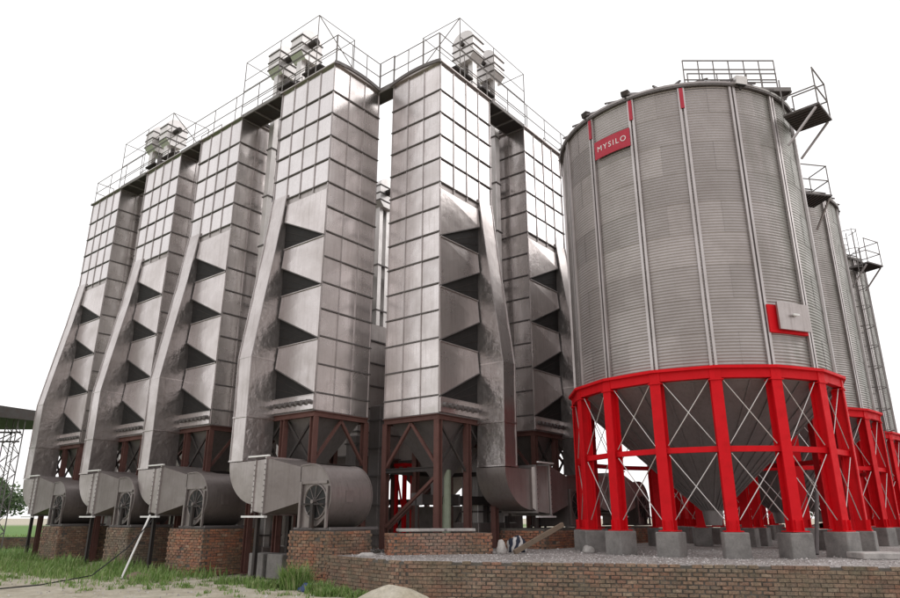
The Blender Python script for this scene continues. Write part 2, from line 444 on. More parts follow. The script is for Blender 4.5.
def dryer(label, corner, rz, m, z0, dz, seed):
    """m=-1: row runs along local -X; m=+1 along +X. s along the row, t inward, z absolute"""
    root = thing('grain_dryer', label, 'grain dryer', (corner.x, corner.y, z0), rz, 'sheet metal grain dryer towers')
    rn = random.Random(seed)
    L = lambda s, t, z: (m * s, t, z + dz - z0)
    def bx(mb, s0, s1, t0, t1, za, zb):
        x0, x1 = sorted((m * s0, m * s1)); return mb.box(x0, x1, t0, t1, za + dz - z0, zb + dz - z0)
    part('housing', bx(MB(), .012, WA - .012, .012, WE - .012, 4.44, 16.12), 'core', root)
    cs, ct = WA / 4, WE / 3
    # wall panels: bright front upper rows, and both ends
    def panel(mt, s, t, zt, zb, wdt, rot):
        me = PANELS[rn.randrange(6)][mt]; g = .018
        o = link('panel', me, root, L(s, t, zb + g), (rn.uniform(-.006, .006), 0, rot + rn.uniform(-.008, .008)), (wdt, 1, zt - zb - 2 * g)); return o
    for r in range(5):
        for c in range(4):
            s = c * cs if m > 0 else (c + 1) * cs
            panel('bright', s + (.012 if m > 0 else -.012), .012, ROWZ[r], ROWZ[r + 1], cs - .024, 0)
    for r in range(14):
        for c in range(3):
            if m < 0: panel('panel', .012, c * ct + .012, ROWZ[r], ROWZ[r + 1], ct - .024, PI / 2)        # faces +X
            else: panel('panel', .012, (c + 1) * ct - .012, ROWZ[r], ROWZ[r + 1], ct - .024, -PI / 2)      # faces -X
    # flange rings between the rows
    for r, z in enumerate(ROWZ):
        mb = MB(); p, h = .042, .018
        if r <= 5 or r == 14: bx(mb, -p, WA + p, -p, .0, z - h, z + h)
        bx(mb, -p, 0, 0, WE, z - h, z + h); bx(mb, WA, WA + p, 0, WE, z - h, z + h); bx(mb, -p, WA + p, WE, WE + p, z - h, z + h)
        part('flange', mb, 'flange', root)
    for c in range(5):
        part('rib', bx(MB(), max(-.02, c * cs - .016), min(WA + .02, c * cs + .016), -.028, .004, 11.52, 16.1), 'stiff', root)
    for c in range(4):
        part('rib', bx(MB(), -.026, .004, c * ct - .014, c * ct + .014, 4.44, 16.1), 'stiff', root)
    # barrel roof
    mb = MB(); n = 14; arc = [(-.09 + (WE + .18) * i / n, 16.14 + .13 * math.sin(PI * i / n) ** .8) for i in range(n + 1)]
    mb.prism([(-.09, 16.10)] + arc + [(WE + .09, 16.10)], lambda u, v, d: L(d, u, v), -.09, WA + .09)
    part('roof', mb, 'core', root, True)
    for s in (-.10, WA + .10):
        mb = MB(); rr = []
        for (u0, v0) in arc: rr.append([L(s - .03, u0, v0 - .09), L(s + .03, u0, v0 - .09), L(s + .03, u0, v0 + .03), L(s - .03, u0, v0 + .03)])
        part('roof_trim', mb.loft(rr), 'flange', root)
    # outlet hoods on the bright face, opening towards the duct
    ztop = 11.48; zs = [9.86, 8.24, 6.56, 4.92]; sp = 1.95
    for k, zb in enumerate(zs):
        zt = (ztop if k == 0 else zs[k - 1]) - .04; zq = zb + .90
        zm = (zt + zb) / 2; fx = 1.83 + max(0, min(1, (zm - 4.6) / 6.6)) * .17; sp = fx - .06
        pl = [(0.0, -.030, zt), (sp, -.030, zt), (sp, -.10, zq), (0.0, -.045, zb)]
        v = [L(*q) for q in pl] + [L(q[0], q[1] + .024, q[2]) for q in pl]
        h = part('hood', MB().add(v, [(0, 1, 2), (0, 2, 3), (4, 6, 5), (4, 7, 6), (0, 4, 5, 1), (1, 5, 6, 2), (2, 6, 7, 3), (3, 7, 4, 0)]), 'hood', root)
        tri = [(.02, .002, zb - .02), (sp - .02, .002, zq + .05), (sp - .02, .002, zt), (fx + .03, .002, zt), (fx + .03, .002, zb - .02)]  # dark sheet paints the unlit outlet and the shadow gap beside the duct
        part('outlet_screen_shade', MB().prism([(q[0], q[2]) for q in tri], lambda u, v, d: L(u, d, v), .002, -.006), 'screen_shade', h)
        lip = MB(); lip.bar(L(0, -.05, zb), L(sp, -.105, zq), .02, .03); part('hood_lip', lip, 'flange', h)
        part('hood_lip', MB().bar(L(0, -.05, zb - .045), L(sp, -.05, zb - .045), .03, .03), 'stiff', h)
        part('hood_lip', MB().bar(L(sp, -.105, zq), L(sp, -.035, zt), .025, .03), 'stiff', h)
        for f in (.33, .66): part('screen_bar', MB().bar(L(sp, -.012, zb + .9 * f), L(sp * (1 - f) * .6 + .25 * f, -.012, zb + .02), .012, .012), 'dark', h)
    # base band with a row of nozzles
    bb = part('base_band', bx(MB(), 0, WA, -.06, .012, 4.46, 4.88), 'panel', root)
    nm = cached('nozzle', lambda: MB().tube((0, 0, 0), (0, -.12, -.02), .066, 10).mesh('nozzle', 'flange'))
    for k in range(8): link('nozzle', nm, bb, L(.16 + k * .245, -.055, 4.68))
    # main duct down the bright face
    prof = [(11.85, 2.02, 2.76, -.03), (9.9, 1.98, 2.68, -.31), (8.0, 1.93, 2.59, -.64), (6.1, 1.86, 2.50, -.96), (4.3, 1.82, 2.44, -.97), (3.02, 1.80, 2.42, -.98)]
    rings = []; sub = 5
    for (za, a0, a1, ta), (zb, b0, b1, tb) in zip(prof, prof[1:]):
        for q in range(sub):
            f = q / sub; z = za + (zb - za) * f; x0 = a0 + (b0 - a0) * f; x1 = a1 + (b1 - a1) * f; t = ta + (tb - ta) * f
            j = lambda: rn.uniform(-.006, .006)
            rings.append([L(x0 + j(), -.004, z), L(x0 + j(), t + j(), z), L((x0 + x1) / 2, t + j() * 1.6, z), L(x1 + j(), t + j(), z), L(x1, -.004, z)])
    z, x0, x1, t = prof[-1]; rings.append([L(x0, -.004, z), L(x0, t, z), L((x0 + x1) / 2, t, z), L(x1, t, z), L(x1, -.004, z)])
    du = part('duct', MB().loft(rings), 'duct', root, True, angle=R_(4))
    for e in (0, 1):
        sm = MB()
        for (za, a0, a1, ta), (zb2, b0, b1, tb) in zip(prof, prof[1:]): sm.bar(L((a0, a1)[e], ta - .008, za), L((b0, b1)[e], tb - .008, zb2), .03, .03)
        part('duct_seam', sm, 'stiff', du)
    du.data.materials.append(M['hammer'])                       # the flanks are hammered sheet, the outer face is flat
    for p in du.data.polygons:
        if abs(p.normal.x) > .8: p.material_index = 1
    for zf in (4.3, 3.04, 6.1):
        x0, x1, t = 1.82, 2.44, -.97
        if zf == 6.1: x0, x1, t = 1.865, 2.50, -.958
        if zf == 3.04: x0, x1, t = 1.80, 2.42, -.98
        p = .035 if zf != 6.1 else .012; fb = MB()
        bx(fb, x0 - p, x1 + p, t - p, t, zf - .02, zf + .02); bx(fb, x0 - p, x0, t, 0, zf - .02, zf + .02); bx(fb, x1, x1 + p, t, 0, zf - .02, zf + .02)
        part('duct_flange', fb, 'duct', du)
    # elbow at the foot of the duct
    sg = 1 if m < 0 else -1; S = (lambda s: s) if m < 0 else (lambda s: 4.22 - s)
    arcp = [(1.0 + 1.42 * math.cos(a), 3.0 - 1.18 * math.sin(a)) for a in [PI / 2 * i / 14 for i in range(15)]]
    part('elbow', MB().prism([(1.0, 3.0)] + arcp, lambda u, v, d: L(S(u), d, v), -.985, .05), 'elbow', root, True)
    # hopper under the body
    hp = MB(); zt = 4.40
    hp.loft([[L(.1, .1, zt), L(WA - .1, .1, zt), L(WA - .1, WE - .1, zt), L(.1, WE - .1, zt)],
             [L(WA / 2 - .25, WE / 2 - .2, 2.75), L(WA / 2 + .25, WE / 2 - .2, 2.75), L(WA / 2 + .25, WE / 2 + .2, 2.75), L(WA / 2 - .25, WE / 2 + .2, 2.75)],
             [L(WA / 2 - .2, WE / 2 - .2, 2.2), L(WA / 2 + .2, WE / 2 - .2, 2.2), L(WA / 2 + .2, WE / 2 + .2, 2.2), L(WA / 2 - .2, WE / 2 + .2, 2.2)]])
    part('hopper', hp, 'cone', root)
    # steel stand
    zc = 4.33
    ring = MB()
    for (p, q) in (((0, .02), (WA, .02)), ((WA, .02), (WA, WE)), ((WA, WE), (0, WE)), ((0, WE), (0, .02))):
        ring.ibeam(L(p[0], p[1], zc), L(q[0], q[1], zc), .12, .16, .022)
    part('ring_beam', ring, 'rust', root)
    ring = MB(); zc2 = 2.9
    for (p, q) in (((.06, WE), (WA - .06, WE)), ((WA, .08), (WA, WE - .08)), ((.0, .08), (.0, WE - .08))): ring.ibeam(L(p[0], p[1], zc2), L(q[0], q[1], zc2), .09, .12, .02)
    part('tie_beam', ring, 'dark', root)
    zb = z0 - dz
    for (s, t) in ((.04, .06), (WA - .04, .06), (.04, WE - .06), (WA - .04, WE - .06), (WA / 2, .06), (WA / 2, WE - .06)):
        lg = MB(); lg.ibeam(L(s, t, zb + .02), L(s, t, 4.25), .17, .18, .028, up=(1, 0, 0)); lg.add([], [])
        x, y, z = L(s, t, zb); lg.box(x - .16, x + .16, y - .16, y + .16, 0, .025)
        part('leg', lg, 'rust', root)
    for t_ in ('end', 'end2'):
        s = .03 if t_ == 'end' else WA - .03
        for q in (.1, WE - .1):
            part('brace', MB().bar(L(s, WE / 2, 4.22), L(s, q, 3.0), .08, .08), 'rust', root)
    for p, q in (((.1, .06), (WA / 2 - .1, .06)), ((WA / 2 + .1, .06), (WA - .1, .06))):
        part('brace', MB().bar(L(p[0], p[1], 4.2), L(q[0], q[1], 2.9), .06, .06), 'dark', root); part('brace', MB().bar(L(q[0], q[1] + .07, 4.2), L(p[0], p[1] + .07, 2.9), .06, .06), 'dark', root)
    part('brace', MB().bar(L(.03, .12, 2.7), L(.03, WE - .15, 1.35), .08, .08), 'rust', root)
    part('brace', MB().bar(L(WA - .1, WE, 2.8), L(.1, WE, 1.2), .08, .08), 'rust', root)
    return root

SA = [0, 5.2179, 9.5144, 14.662]
ANAMES = ['tall sheet metal grain dryer tower just left of the narrow gap', 'sheet metal grain dryer tower third from the left end of the row',
          'sheet metal grain dryer tower second from the left end of the row', 'leftmost sheet metal grain dryer tower at the far end of the row']
for i, s in enumerate(SA): dryer(ANAMES[i], C4 + A * s, ROT_A, -1, 0.0, .06, 100 + i)
dryer('tall sheet metal grain dryer tower just right of the narrow gap', C5, ROT_B, 1, PLAT, -.06, 110)
dryer('sheet metal grain dryer tower partly hidden behind the corrugated silo', C5 + B * 5.09, ROT_B, 1, PLAT, -.06, 111)

# ------------------------------------------------------------------ centrifugal fans on brick piers
def fan(label, corner, rz, m, ds, zbase):
    root = thing('centrifugal_fan', label, 'fan', (corner.x, corner.y, 0), rz, 'centrifugal dryer fans'); root.location.z = zbase
    S = (lambda s: s) if m < 0 else (lambda s: 4.22 - s)
    L = lambda s, t, z: (m * (S(s) + ds), t, z - zbase)
    def bx(mb, s0, s1, t0, t1, za, zb):
        p, q = L(s0, t0, za), L(s1, t1, zb); x0, x1 = sorted((p[0], q[0])); return mb.box(x0, x1, t0, t1, p[2], q[2])
    def rect(s, t0, t1, za, zb): return [L(s, t0, za), L(s, t1, za), L(s, t1, zb), L(s, t0, zb)]
    part('collar', MB().loft([rect(1.02, -1.0, .05, 1.82, 3.0), rect(.95, -1.12, .12, 1.72, 3.04), rect(.40, -1.20, .16, 1.66, 3.06)]), 'elbow', root)
    fl = MB()
    for s, t0, t1, za, zb in ((.97, -1.15, .15, 1.68, 3.07), (.36, -1.26, .2, 1.60, 3.12)):
        bx(fl, s - .025, s + .025, t0, t0 + .05, za, zb); bx(fl, s - .025, s + .025, t1 - .05, t1, za, zb)
        bx(fl, s - .025, s + .025, t0 + .05, t1 - .05, za, za + .05); bx(fl, s - .025, s + .025, t0 + .05, t1 - .05, zb - .05, zb)
    f = part('flange', fl, 'stiff', root)
    bo = MB()
    for k in range(11):
        z = 1.66 + k * .14
        p = L(.36, -1.26, z); q = L(.36, -1.275, z); bo.tube(p, q, .016, 6)
        p = L(.97, -1.15, z); q = L(.97, -1.165, z); bo.tube(p, q, .016, 6)
    part('bolts', bo, 'flange', f)
    part('transition', MB().loft([rect(.34, -1.22, .18, 1.64, 3.08), rect(-.93, -1.10, .30, 1.92, 2.80)]), 'fan', root)
    arcp = [(-1.37 - .77 * math.sin(a), 2.08 + .77 * math.cos(a)) for a in [PI * i / 26 for i in range(27)]]
    outl = [(-.95, 2.83)] + arcp + [(-.95, 1.31)]
    part('scroll_casing', MB().prism(outl, lambda u, v, d: L(u, d, v), -1.09, .30), 'fan', root, True)
    for t in (-1.10, .29):
        rim = MB()
        for (u0, v0), (u1, v1) in zip(outl, outl[1:]): rim.bar(L(u0, t, v0), L(u1, t, v1), .03, .04, up=(0, 1, 0))
        part('casing_rim', rim, 'fan', root)
    # bearing pedestal and inlet
    ped = MB()
    bx(ped, -.99, -1.07, -1.16, -1.10, 1.31, 2.42); bx(ped, -1.07, -2.0, -1.145, -1.10, 2.36, 2.43); bx(ped, -2.0, -2.06, -1.16, -1.10, 1.31, 2.3)
    part('side_frame', ped, 'fan', root)
    cs, cz, r = -1.56, 1.93, .41; n = 32
    ringv = []
    ir = MB()
    rr = [[L(cs + q * math.cos(a), t, cz + q * math.sin(a)) for a in [2 * PI * k / n for k in range(n)]] for q, t in ((r + .03, -1.095), (r + .03, -1.115), (r, -1.12), (r - .02, -1.10))]
    ir.loft(rr, caps=False); io = part('inlet_ring', ir, 'fan', root, True)
    disc = MB(); disc.tube(L(cs, -1.093, cz), L(cs, -1.099, cz), r, n); part('inlet_throat', disc, 'black', io)
    sp = MB()
    for k in range(10):
        a = 2 * PI * k / 10 + .15; c0 = .06
        p = (cs + c0 * math.cos(a), cz + c0 * math.sin(a)); q = (cs + (r - .02) * math.cos(a + .25), cz + (r - .02) * math.sin(a + .25))
        sp.bar(L(p[0], -1.108, p[1]), L(q[0], -1.106, q[1]), .010, .03, up=(0, 1, 0))
    sp.tube(L(cs, -1.10, cz), L(cs, -1.22, cz), .05, 12)
    part('impeller', sp, 'fan', io)
    mt = MB(); bx(mt, cs - .05, cs + .05, -1.22, -1.14, 1.31, cz - .06); bx(mt, cs - .42, cs + .42, -1.20, -1.17, cz - .08, cz - .04)
    part('bearing_bracket', mt, 'dark', root)
    ins = MB(); 
    a = PI / 2 + .05; px, pz = -1.37 - .775 * math.sin(a), 2.08 + .775 * math.cos(a)
    bx(ins, px - .006, px + .02, -.62, -.38, pz - .12, pz + .16); part('inspection_plate', ins, 'fan', root)
    bs = MB(); bx(bs, -.8, -2.1, -1.12, -1.02, 1.262, 1.315); bx(bs, -.8, -2.1, .16, .26, 1.262, 1.315); bx(bs, -2.12, -2.2, -1.12, .5, 1.262, 1.33)
    part('base_frame', bs, 'flange', root)
    # steel prop under the collar
    for t_ in (-1.0, .05): part('support_prop', MB().ibeam(L(.85, t_, zbase + .02), L(.85, t_, 1.60), .1, .1, .016), 'dark', root)
    part('support_angle', bx(MB(), .2, 1.2, -1.3, -1.2, 1.55, 1.60), 'white', root)
    part('lifting_angle', bx(MB(), .2, 1.1, -1.3, -1.24, 3.12, 3.16), 'white', root)
    return root
FN = ['dull grey centrifugal fan nearest the camera beside the orange brick pier', 'dull grey centrifugal fan on the pier third from the left',
      'dull grey centrifugal fan on the pier second from the left', 'leftmost dull grey centrifugal fan at the far end of the row']
PN = ['square orange brick pier nearest the camera adjoining the gravel platform', 'wide orange brick pier third from the left',
      'mossy brown brick pier second from the left', 'leftmost mossy brown brick pier at the far end of the row']
DS = [0, .12, .05, 0]
for i, s in enumerate(SA):
    fan(FN[i], C4 + A * s, ROT_A, -1, DS[i], 0.0)
    o = C4 + A * (s - .72 + DS[i] + (.3 if i == 1 else 0)) + B * -1.19
    pier('brick_pier', PN[i], o, A * -1, B, 1.5 + (.35 if i == 1 else 0), 1.85 if i else 1.45, 0, 1.25, 'brick_orange' if i < 2 else 'brick', 'brick piers carrying the fans', seed=20 + i)
fan('dull grey centrifugal fan between the right dryer and the red silo legs', C5, ROT_B, 1, 0, PLAT)
fan('dull grey centrifugal fan hidden behind the left legs of the red stand', C5 + B * 5.09, ROT_B, 1, 0, PLAT)
pier('brick_pier', 'low brick pier behind the leaning timber left of the red legs', C5 + B * 3.0 + A * -1.5, B, A, 3.2, 1.6, PLAT - .01, .56, 'brick_orange', 'brick piers carrying the fans', seed=31)
pier('brick_pier', 'low brick pier behind the leftmost red silo legs', C5 + B * 8.3 + A * -1.5, B, A, 3.0, 1.6, PLAT - .01, .56, 'brick_orange', 'brick piers carrying the fans', seed=32)

# ------------------------------------------------------------------ catwalks
def WA_(s, t, z): return C4 + A * s + B * t + Vector((0, 0, z))
def WB_(s, t, z): return C5 + B * s + A * t + Vector((0, 0, z))
def rail_run(root, pts, h=1.1, step=1.25, mid=(.55,), r=.017):
    """handrail along a polyline at deck level: rails + posts as parts of root"""
    base = root.location
    P = [Vector(p) - base for p in pts]; up = Vector((0, 0, 1))
    for hh in (h,) + tuple(mid):
        part('rail', MB().path([p + up * hh for p in P], r, 6), 'rail', root)
    for a, b in zip(P, P[1:]):
        n = max(1, round((b - a).length / step))
        for k in range(n + (1 if b is P[-1] or (b - P[-1]).length < 1e-6 else 0)):
            p = a.lerp(b, k / n); part('post', MB().tube(p - up * .02, p + up * (h + .012), r * .95, 6), 'rail', root)
def deck(root, p, q, wv, th=.07, mat='dark'):
    base = root.location; p, q, wv = Vector(p) - base, Vector(q) - base, Vector(wv); d = Vector((0, 0, th))
    part('deck', MB().hexa([p - d, q - d, q + wv - d, p + wv - d, p, q, q + wv, p + wv]), mat, root)
    mb = MB(); n = max(1, int((q - p).length / .6))
    for k in range(n + 1): a = p.lerp(q, k / n) - d * 1.4; mb.bar(a, a + wv, .05, .05)
    for o in (Vector(), wv): mb.bar(p + o - d * .3, q + o - d * .3, .04, .14)
    part('deck_frame', mb, 'rail', root)
ZA, ZB = 16.25, 16.13
cw = thing('roof_catwalk', 'grey steel catwalk with handrails along the tops of the left dryer row', 'catwalk', WA_(0, 0, ZA))
send = SA[3] + WA
rail_run(cw, [WA_(send, .02, ZA), WA_(0, .02, ZA)], step=1.45)
for i in range(3): deck(cw, WA_(SA[i] + WA + .06, -.06, ZA - .06), WA_(SA[i + 1] - .06, -.06, ZA - .06), B * .85)
for i in range(3): rail_run(cw, [WA_(SA[i + 1], .78, ZA), WA_(SA[i] + WA, .78, ZA)], step=1.2)
rail_run(cw, [WA_(send, .02, ZA), WA_(send, .8, ZA)], step=.8)
rail_run(cw, [WA_(-.04, .02, ZA), WA_(-.04, WE, ZA)], step=.75)
br = thing('link_bridge', 'short railed steel bridge joining the two dryer rows across the gap', 'bridge', WA_(0, WE, ZA))
p4, p5 = WA_(-.05, WE - .05, ZA - .06), WB_(-.05, WE - .05, ZB - .02)
deck(br, p4, p5, (A + B).normalized() * .75 + Vector((0, 0, 0)))
rail_run(br, [p4 + Vector((0, 0, .06)), p5 + Vector((0, 0, .06))], step=1.0)
o2 = (A + B).normalized() * .75 + Vector((0, 0, .06)); rail_run(br, [p4 + o2, p5 + o2], step=1.0)
cb = thing('roof_catwalk', 'grey steel catwalk with handrails along the tops of the right dryer row', 'catwalk', WB_(0, 0, ZB))
rail_run(cb, [WB_(0, .02, ZB), WB_(5.09 + WA + 1.6, .02, ZB)], step=1.45)
deck(cb, WB_(WA + .06, -.06, ZB - .06), WB_(5.03, -.06, ZB - .06), A * .85)
deck(cb, WB_(5.09 + WA + .06, -.06, ZB - .06), WB_(5.09 + WA + 1.8, -.06, ZB - .06), A * .85)
rail_run(cb, [WB_(WA, .78, ZB), WB_(5.09, .78, ZB)], step=1.2)
rail_run(cb, [WB_(5.09 + WA + .1, .78, ZB), WB_(5.09 + WA + 1.6, .78, ZB)], step=1.2)
rail_run(cb, [WB_(-.04, .02, ZB), WB_(-.04, WE, ZB)], step=.75)

# ------------------------------------------------------------------ bucket elevators
def elevator(label, base, ztop, rz, m, zg, spout=1):
    root = thing('bucket_elevator', label, 'elevator', (base.x, base.y, zg), rz, 'bucket elevators behind the dryers')
    zt = ztop - zg; W2, D2 = .33, .50
    n = 12; prof = [(-D2, zt - 1.15), (-D2, zt - .42)] + [(-D2 * math.cos(PI * k / n), zt - .42 + .42 * math.sin(PI * k / n)) for k in range(1, n)] + [(D2, zt - .42), (D2, zt - 1.15), (D2 * .55, zt - 1.4), (-D2 * .55, zt - 1.4)]
    hd = part('head', MB().prism(prof, lambda u, v, d: (d, u, v), -W2, W2), 'head', root, True)
    bd = MB()
    for z in (zt - .42, zt - .78, zt - 1.12): bd.box(-W2 - .03, W2 + .03, -D2 - .03, D2 + .03, z - .02, z + .02)
    part('head_flange', bd, 'flange', hd)
    for y in (-.32, .10): part('casing', MB().box(-.14, .14, y, y + .22, 0, zt - 1.38), 'head', root, bevel=.01)
    cfm = cached('casing_flange', lambda: MB().box(-.17, .17, -.35, .35, 0, .05).mesh('casing_flange', 'flange'))
    for k in range(int((zt - 2) / 2)): link('casing_flange', cfm, root, (0, 0, 1 + k * 2))
    sp = MB(); sp.tube((0, D2 * .2, zt - 1.2), (-m * spout * 1.0, -.2, zt - 2.9), .13, 10); part('spout', sp, 'flange', root)
    part('motor', MB().tube((W2 + .02, -.1, zt - .7), (W2 + .42, -.1, zt - .7), .13, 12), 'dark', root); part('bearing', MB().tube((-W2 - .12, 0, zt - .62), (-W2, 0, zt - .62), .09, 10), 'dark', root)
    part('boot', MB().box(-.35, .35, -.5, .5, 0, .7), 'fan', root, bevel=.02)
    return root
elevator('white elevator head with two bands above the left dryer, right of its pair', WA_(3.25, 1.25, 0), 19.75, ROT_A, -1, 0, -1)
elevator('white elevator head with two bands above the left dryer, left of its pair', WA_(4.65, 1.25, 0), 19.72, ROT_A, -1, 0, 1)
elevator('white elevator head above the far left dryers, right of its pair', WA_(12.95, 1.25, 0), 19.6, ROT_A, -1, 0, -1)
elevator('white elevator head above the far left dryers, left of its pair', WA_(14.3, 1.25, 0), 19.75, ROT_A, -1, 0, 1)
elevator('round topped white elevator head above the right dryer, left of its pair', WB_(3.2, 1.25, 0), 19.75, ROT_B, 1, PLAT, -1)
elevator('round topped white elevator head above the right dryer, right of its pair', WB_(4.62, 1.25, 0), 19.7, ROT_B, 1, PLAT, 1)
elevator('white elevator head seen low through the narrow gap between the dryer rows', Vector((-2.95, 27.2, 0)), 15.75, ROT_A, 1, PLAT, 1)

def service(label, Wf, s0, s1, z, ztop, flip=1):
    """service platforms round a pair of elevator heads with a tall rod guard frame"""
    root = thing('service_platform', label, 'platform', Wf(s0, 0, z), 0, 'service platforms at the elevator heads'); b = root.location
    t0, t1 = .10, 1.85
    for sa, sb in ((s0 + .1, s0 + 1.1), (s0 + 1.7, s0 + 2.5)):
        p, q = Wf(sa, t0 + .25, z + .75) - b, Wf(sb, t0 + .25, z + .75) - b; wv = (Wf(sa, t0 + 1.05, z + .75) - Wf(sa, t0 + .25, z + .75)); d = Vector((0, 0, .06))
        part('deck', MB().hexa([p - d, q - d, q + wv - d, p + wv - d, p, q, q + wv, p + wv]), 'dark', root)
    c = [Wf(s0, t0, ztop) - b, Wf(s1, t0, ztop) - b, Wf(s1, t1, ztop) - b, Wf(s0, t1, ztop) - b]
    for k in range(4):
        part('guard_rod', MB().tube(c[k], c[(k + 1) % 4], .014, 6), 'rail', root)
        part('guard_post', MB().tube(c[k], c[k] - Vector((0, 0, ztop - z)), .018, 6), 'rail', root)
    mid = (c[0] + c[1]) / 2; part('guard_post', MB().tube(mid, mid - Vector((0, 0, ztop - z)), .015, 6), 'rail', root)
    part('guard_rod', MB().tube(c[0], c[3] - Vector((0, 0, 1.3)), .018, 6), 'rail', root)
    for h in (.55, 1.25, 1.75): part('guard_rod', MB().tube(Wf(s0, t0, z + h) - b, Wf(s1, t0, z + h) - b, .014, 6), 'rail', root)
    for s in (s0 + .6, s0 + 2.0):
        mo = MB(); p = Wf(s, t0 + .7, z + .95) - b; mo.tube(p, p + Vector((.3, .1, 0)), .15, 10); mo.box(p.x - .1, p.x + .3, p.y - .15, p.y + .15, p.z - .2, p.z - .1); part('gearbox', mo, 'dark', root)
service('rod framed service platform at the elevator heads over the left dryer', WA_, 1.15, 5.5, ZA, 18.85)
service('rod framed service platform at the elevator heads over the far left dryers', WA_, 10.9, 15.2, ZA, 18.75)
service('rod framed service platform at the elevator heads over the right dryer', WB_, 1.2, 5.4, ZB, 18.7)

# ------------------------------------------------------------------ corrugated hopper silos
NL = 16; SR = 3.50; SZB, SZT = 5.02, 12.99; PH0, DPH = -1.419, 2 * PI / 16; NR = 9
def cylp(r, ph, z): return (r * math.sin(ph), -r * math.cos(ph), z)
def sheet_mesh():
    mb = MB(); rh = (SZT - SZB) / NR; waves = 11; seg = 5; nz = waves * seg; na = 8
    for j in range(nz + 1):
        z = rh * j / nz; r = SR + .0085 * math.cos(2 * PI * j / seg)
        for i in range(na + 1): mb.v.append(cylp(r, DPH * (i / na - .5), z))
    for j in range(nz):
        for i in range(na):
            a = j * (na + 1) + i; mb.f.append((a, a + 1, a + na + 2, a + na + 1))
    me = mb.mesh('wall_sheet', 'silo', True, angle=PI)
    return me
def silo(label, c, idx, sign=False, door=False, ladder=False, plat=.8):
    zg = PLAT; root = thing('grain_silo', label, 'silo', (c.x, c.y, zg), 0, 'corrugated hopper silos on red legs')
    g = -zg; rh = (SZT - SZB) / NR; me = cached('sheet', sheet_mesh); rn = random.Random(idx)
    for k in range(NR):
        for q in range(NL):
            s = 1 + (.0012 if (k + q) % 2 else -.0004)
            link('wall_sheet', me, root, (0, 0, SZB + g + k * rh), (0, 0, PH0 + DPH * (q + (.5 if k % 2 else 1.0))), (s, s, 1.0))
    def stiff():
        mb = MB()
        for o in (-.0165, .0165):
            c0 = [(SR + .005, o - .0095), (SR + .07, o - .0095), (SR + .07, o + .0095), (SR + .005, o + .0095)]
            mb.hexa([(y * SR, -r, 0) for r, y in c0] + [(y * SR, -r, SZT - SZB) for r, y in c0])
        return mb.mesh('stiffener', 'stiff')
    sm = cached('stiff', stiff)
    for q in range(NL):
        o = link('stiffener', sm, root, (0, 0, SZB + g), (0, 0, PH0 + DPH * q))
    def leg():
        mb = MB(); mb.ibeam((0, -SR - .02, 1.27 + g), (0, -SR - .02, SZB - .02 + g), .26, .28, .03, up=(0, 1, 0)); mb.box(-.2, .2, -SR - .24, -SR + .2, 1.245 + g, 1.27 + g)
        mb.box(-.17, .17, -SR - .19, -SR + .15, SZB - .33 + g, SZB - .30 + g)
        for zz in (1.3,):
            for x in (-.09, .09): mb.box(x - .008, x + .008, -SR - .22, -SR - .16, 1.27 + g, 1.5 + g)
        return mb.mesh('leg', 'red')
    def foot():
        mb = MB().box(-.27, .27, -SR - .29, -SR + .27, -.02, 1.245 + g); return mb.mesh('footing', 'concrete', bevel=.02)
    def seg(r, z0, z1, th, mat, nm):
        mb = MB(); h = DPH / 2; 
        p = [cylp((r) / math.cos(h), -h, z0 + g), cylp(r / math.cos(h), h, z0 + g), cylp((r - th) / math.cos(h), h, z0 + g), cylp((r - th) / math.cos(h), -h, z0 + g)]
        mb.hexa(p + [(x, y, z1 + g) for x, y, z in p]); return mb.mesh(nm, mat)
    def rod(z0, z1, lean):
        h = DPH / 2 - .045; r = SR + .06
        return MB().tube(cylp(r, -h * lean, z0 + g), cylp(r, h * lean, z1 + g), .012, 6).mesh('brace_rod', 'rod')
    ml, mf = cached('sleg', leg), cached('sfoot', foot)
    mt = cached('sring', lambda: seg(SR * math.cos(DPH / 2) + .16, SZB - .27, SZB - .005, .26, 'red', 'ring_beam_segment'))
    mp = cached('sringp', lambda: seg(SR * math.cos(DPH / 2) + .25, SZB - .055, SZB + .015, .36, 'red', 'ring_plate'))
    mm = cached('smid', lambda: seg(SR * math.cos(DPH / 2) + .06, 3.02, 3.15, .1, 'red', 'tie_segment'))
    rods = [cached(('rod', z0, ln), lambda z0=z0, z1=z1, ln=ln: rod(z0, z1, ln)) for z0, z1 in ((1.5, 2.98), (3.2, 4.72)) for ln in (1, -1)]
    for q in range(NL):
        a = PH0 + DPH * q; hm = a + DPH / 2
        link('leg', ml, root, rot=(0, 0, a)); link('footing', mf, root, (0, 0, rn.uniform(-.02, .0)), (0, 0, a + rn.uniform(-.05, .05) * .2))
        link('ring_beam_segment', mt, root, rot=(0, 0, hm)); link('ring_plate', mp, root, rot=(0, 0, hm)); link('tie_segment', mm, root, rot=(0, 0, hm))
        for r_ in rods: link('brace_rod', r_, root, rot=(0, 0, hm))
    def cone():
        mb = MB(); n = 48; mb.loft([[cylp(r, 2 * PI * i / n, z + g) for i in range(n)] for r, z in ((SR - .06, SZB - .04), (SR - .06, SZB - .3), (.28, 1.75), (.22, 1.35))]); return mb.mesh('hopper', 'cone', True)
    link('hopper', cached('cone', cone), root)
    def seams():
        mb = MB()
        for q in range(32):
            a = 2 * PI * q / 32; mb.bar(cylp(SR - .05, a, SZB - .31 + g), cylp(.29, a, 1.74 + g), .05, .02)
        return mb.mesh('hopper_seams', 'cone')
    link('hopper_seams', cached('seams', seams), root)
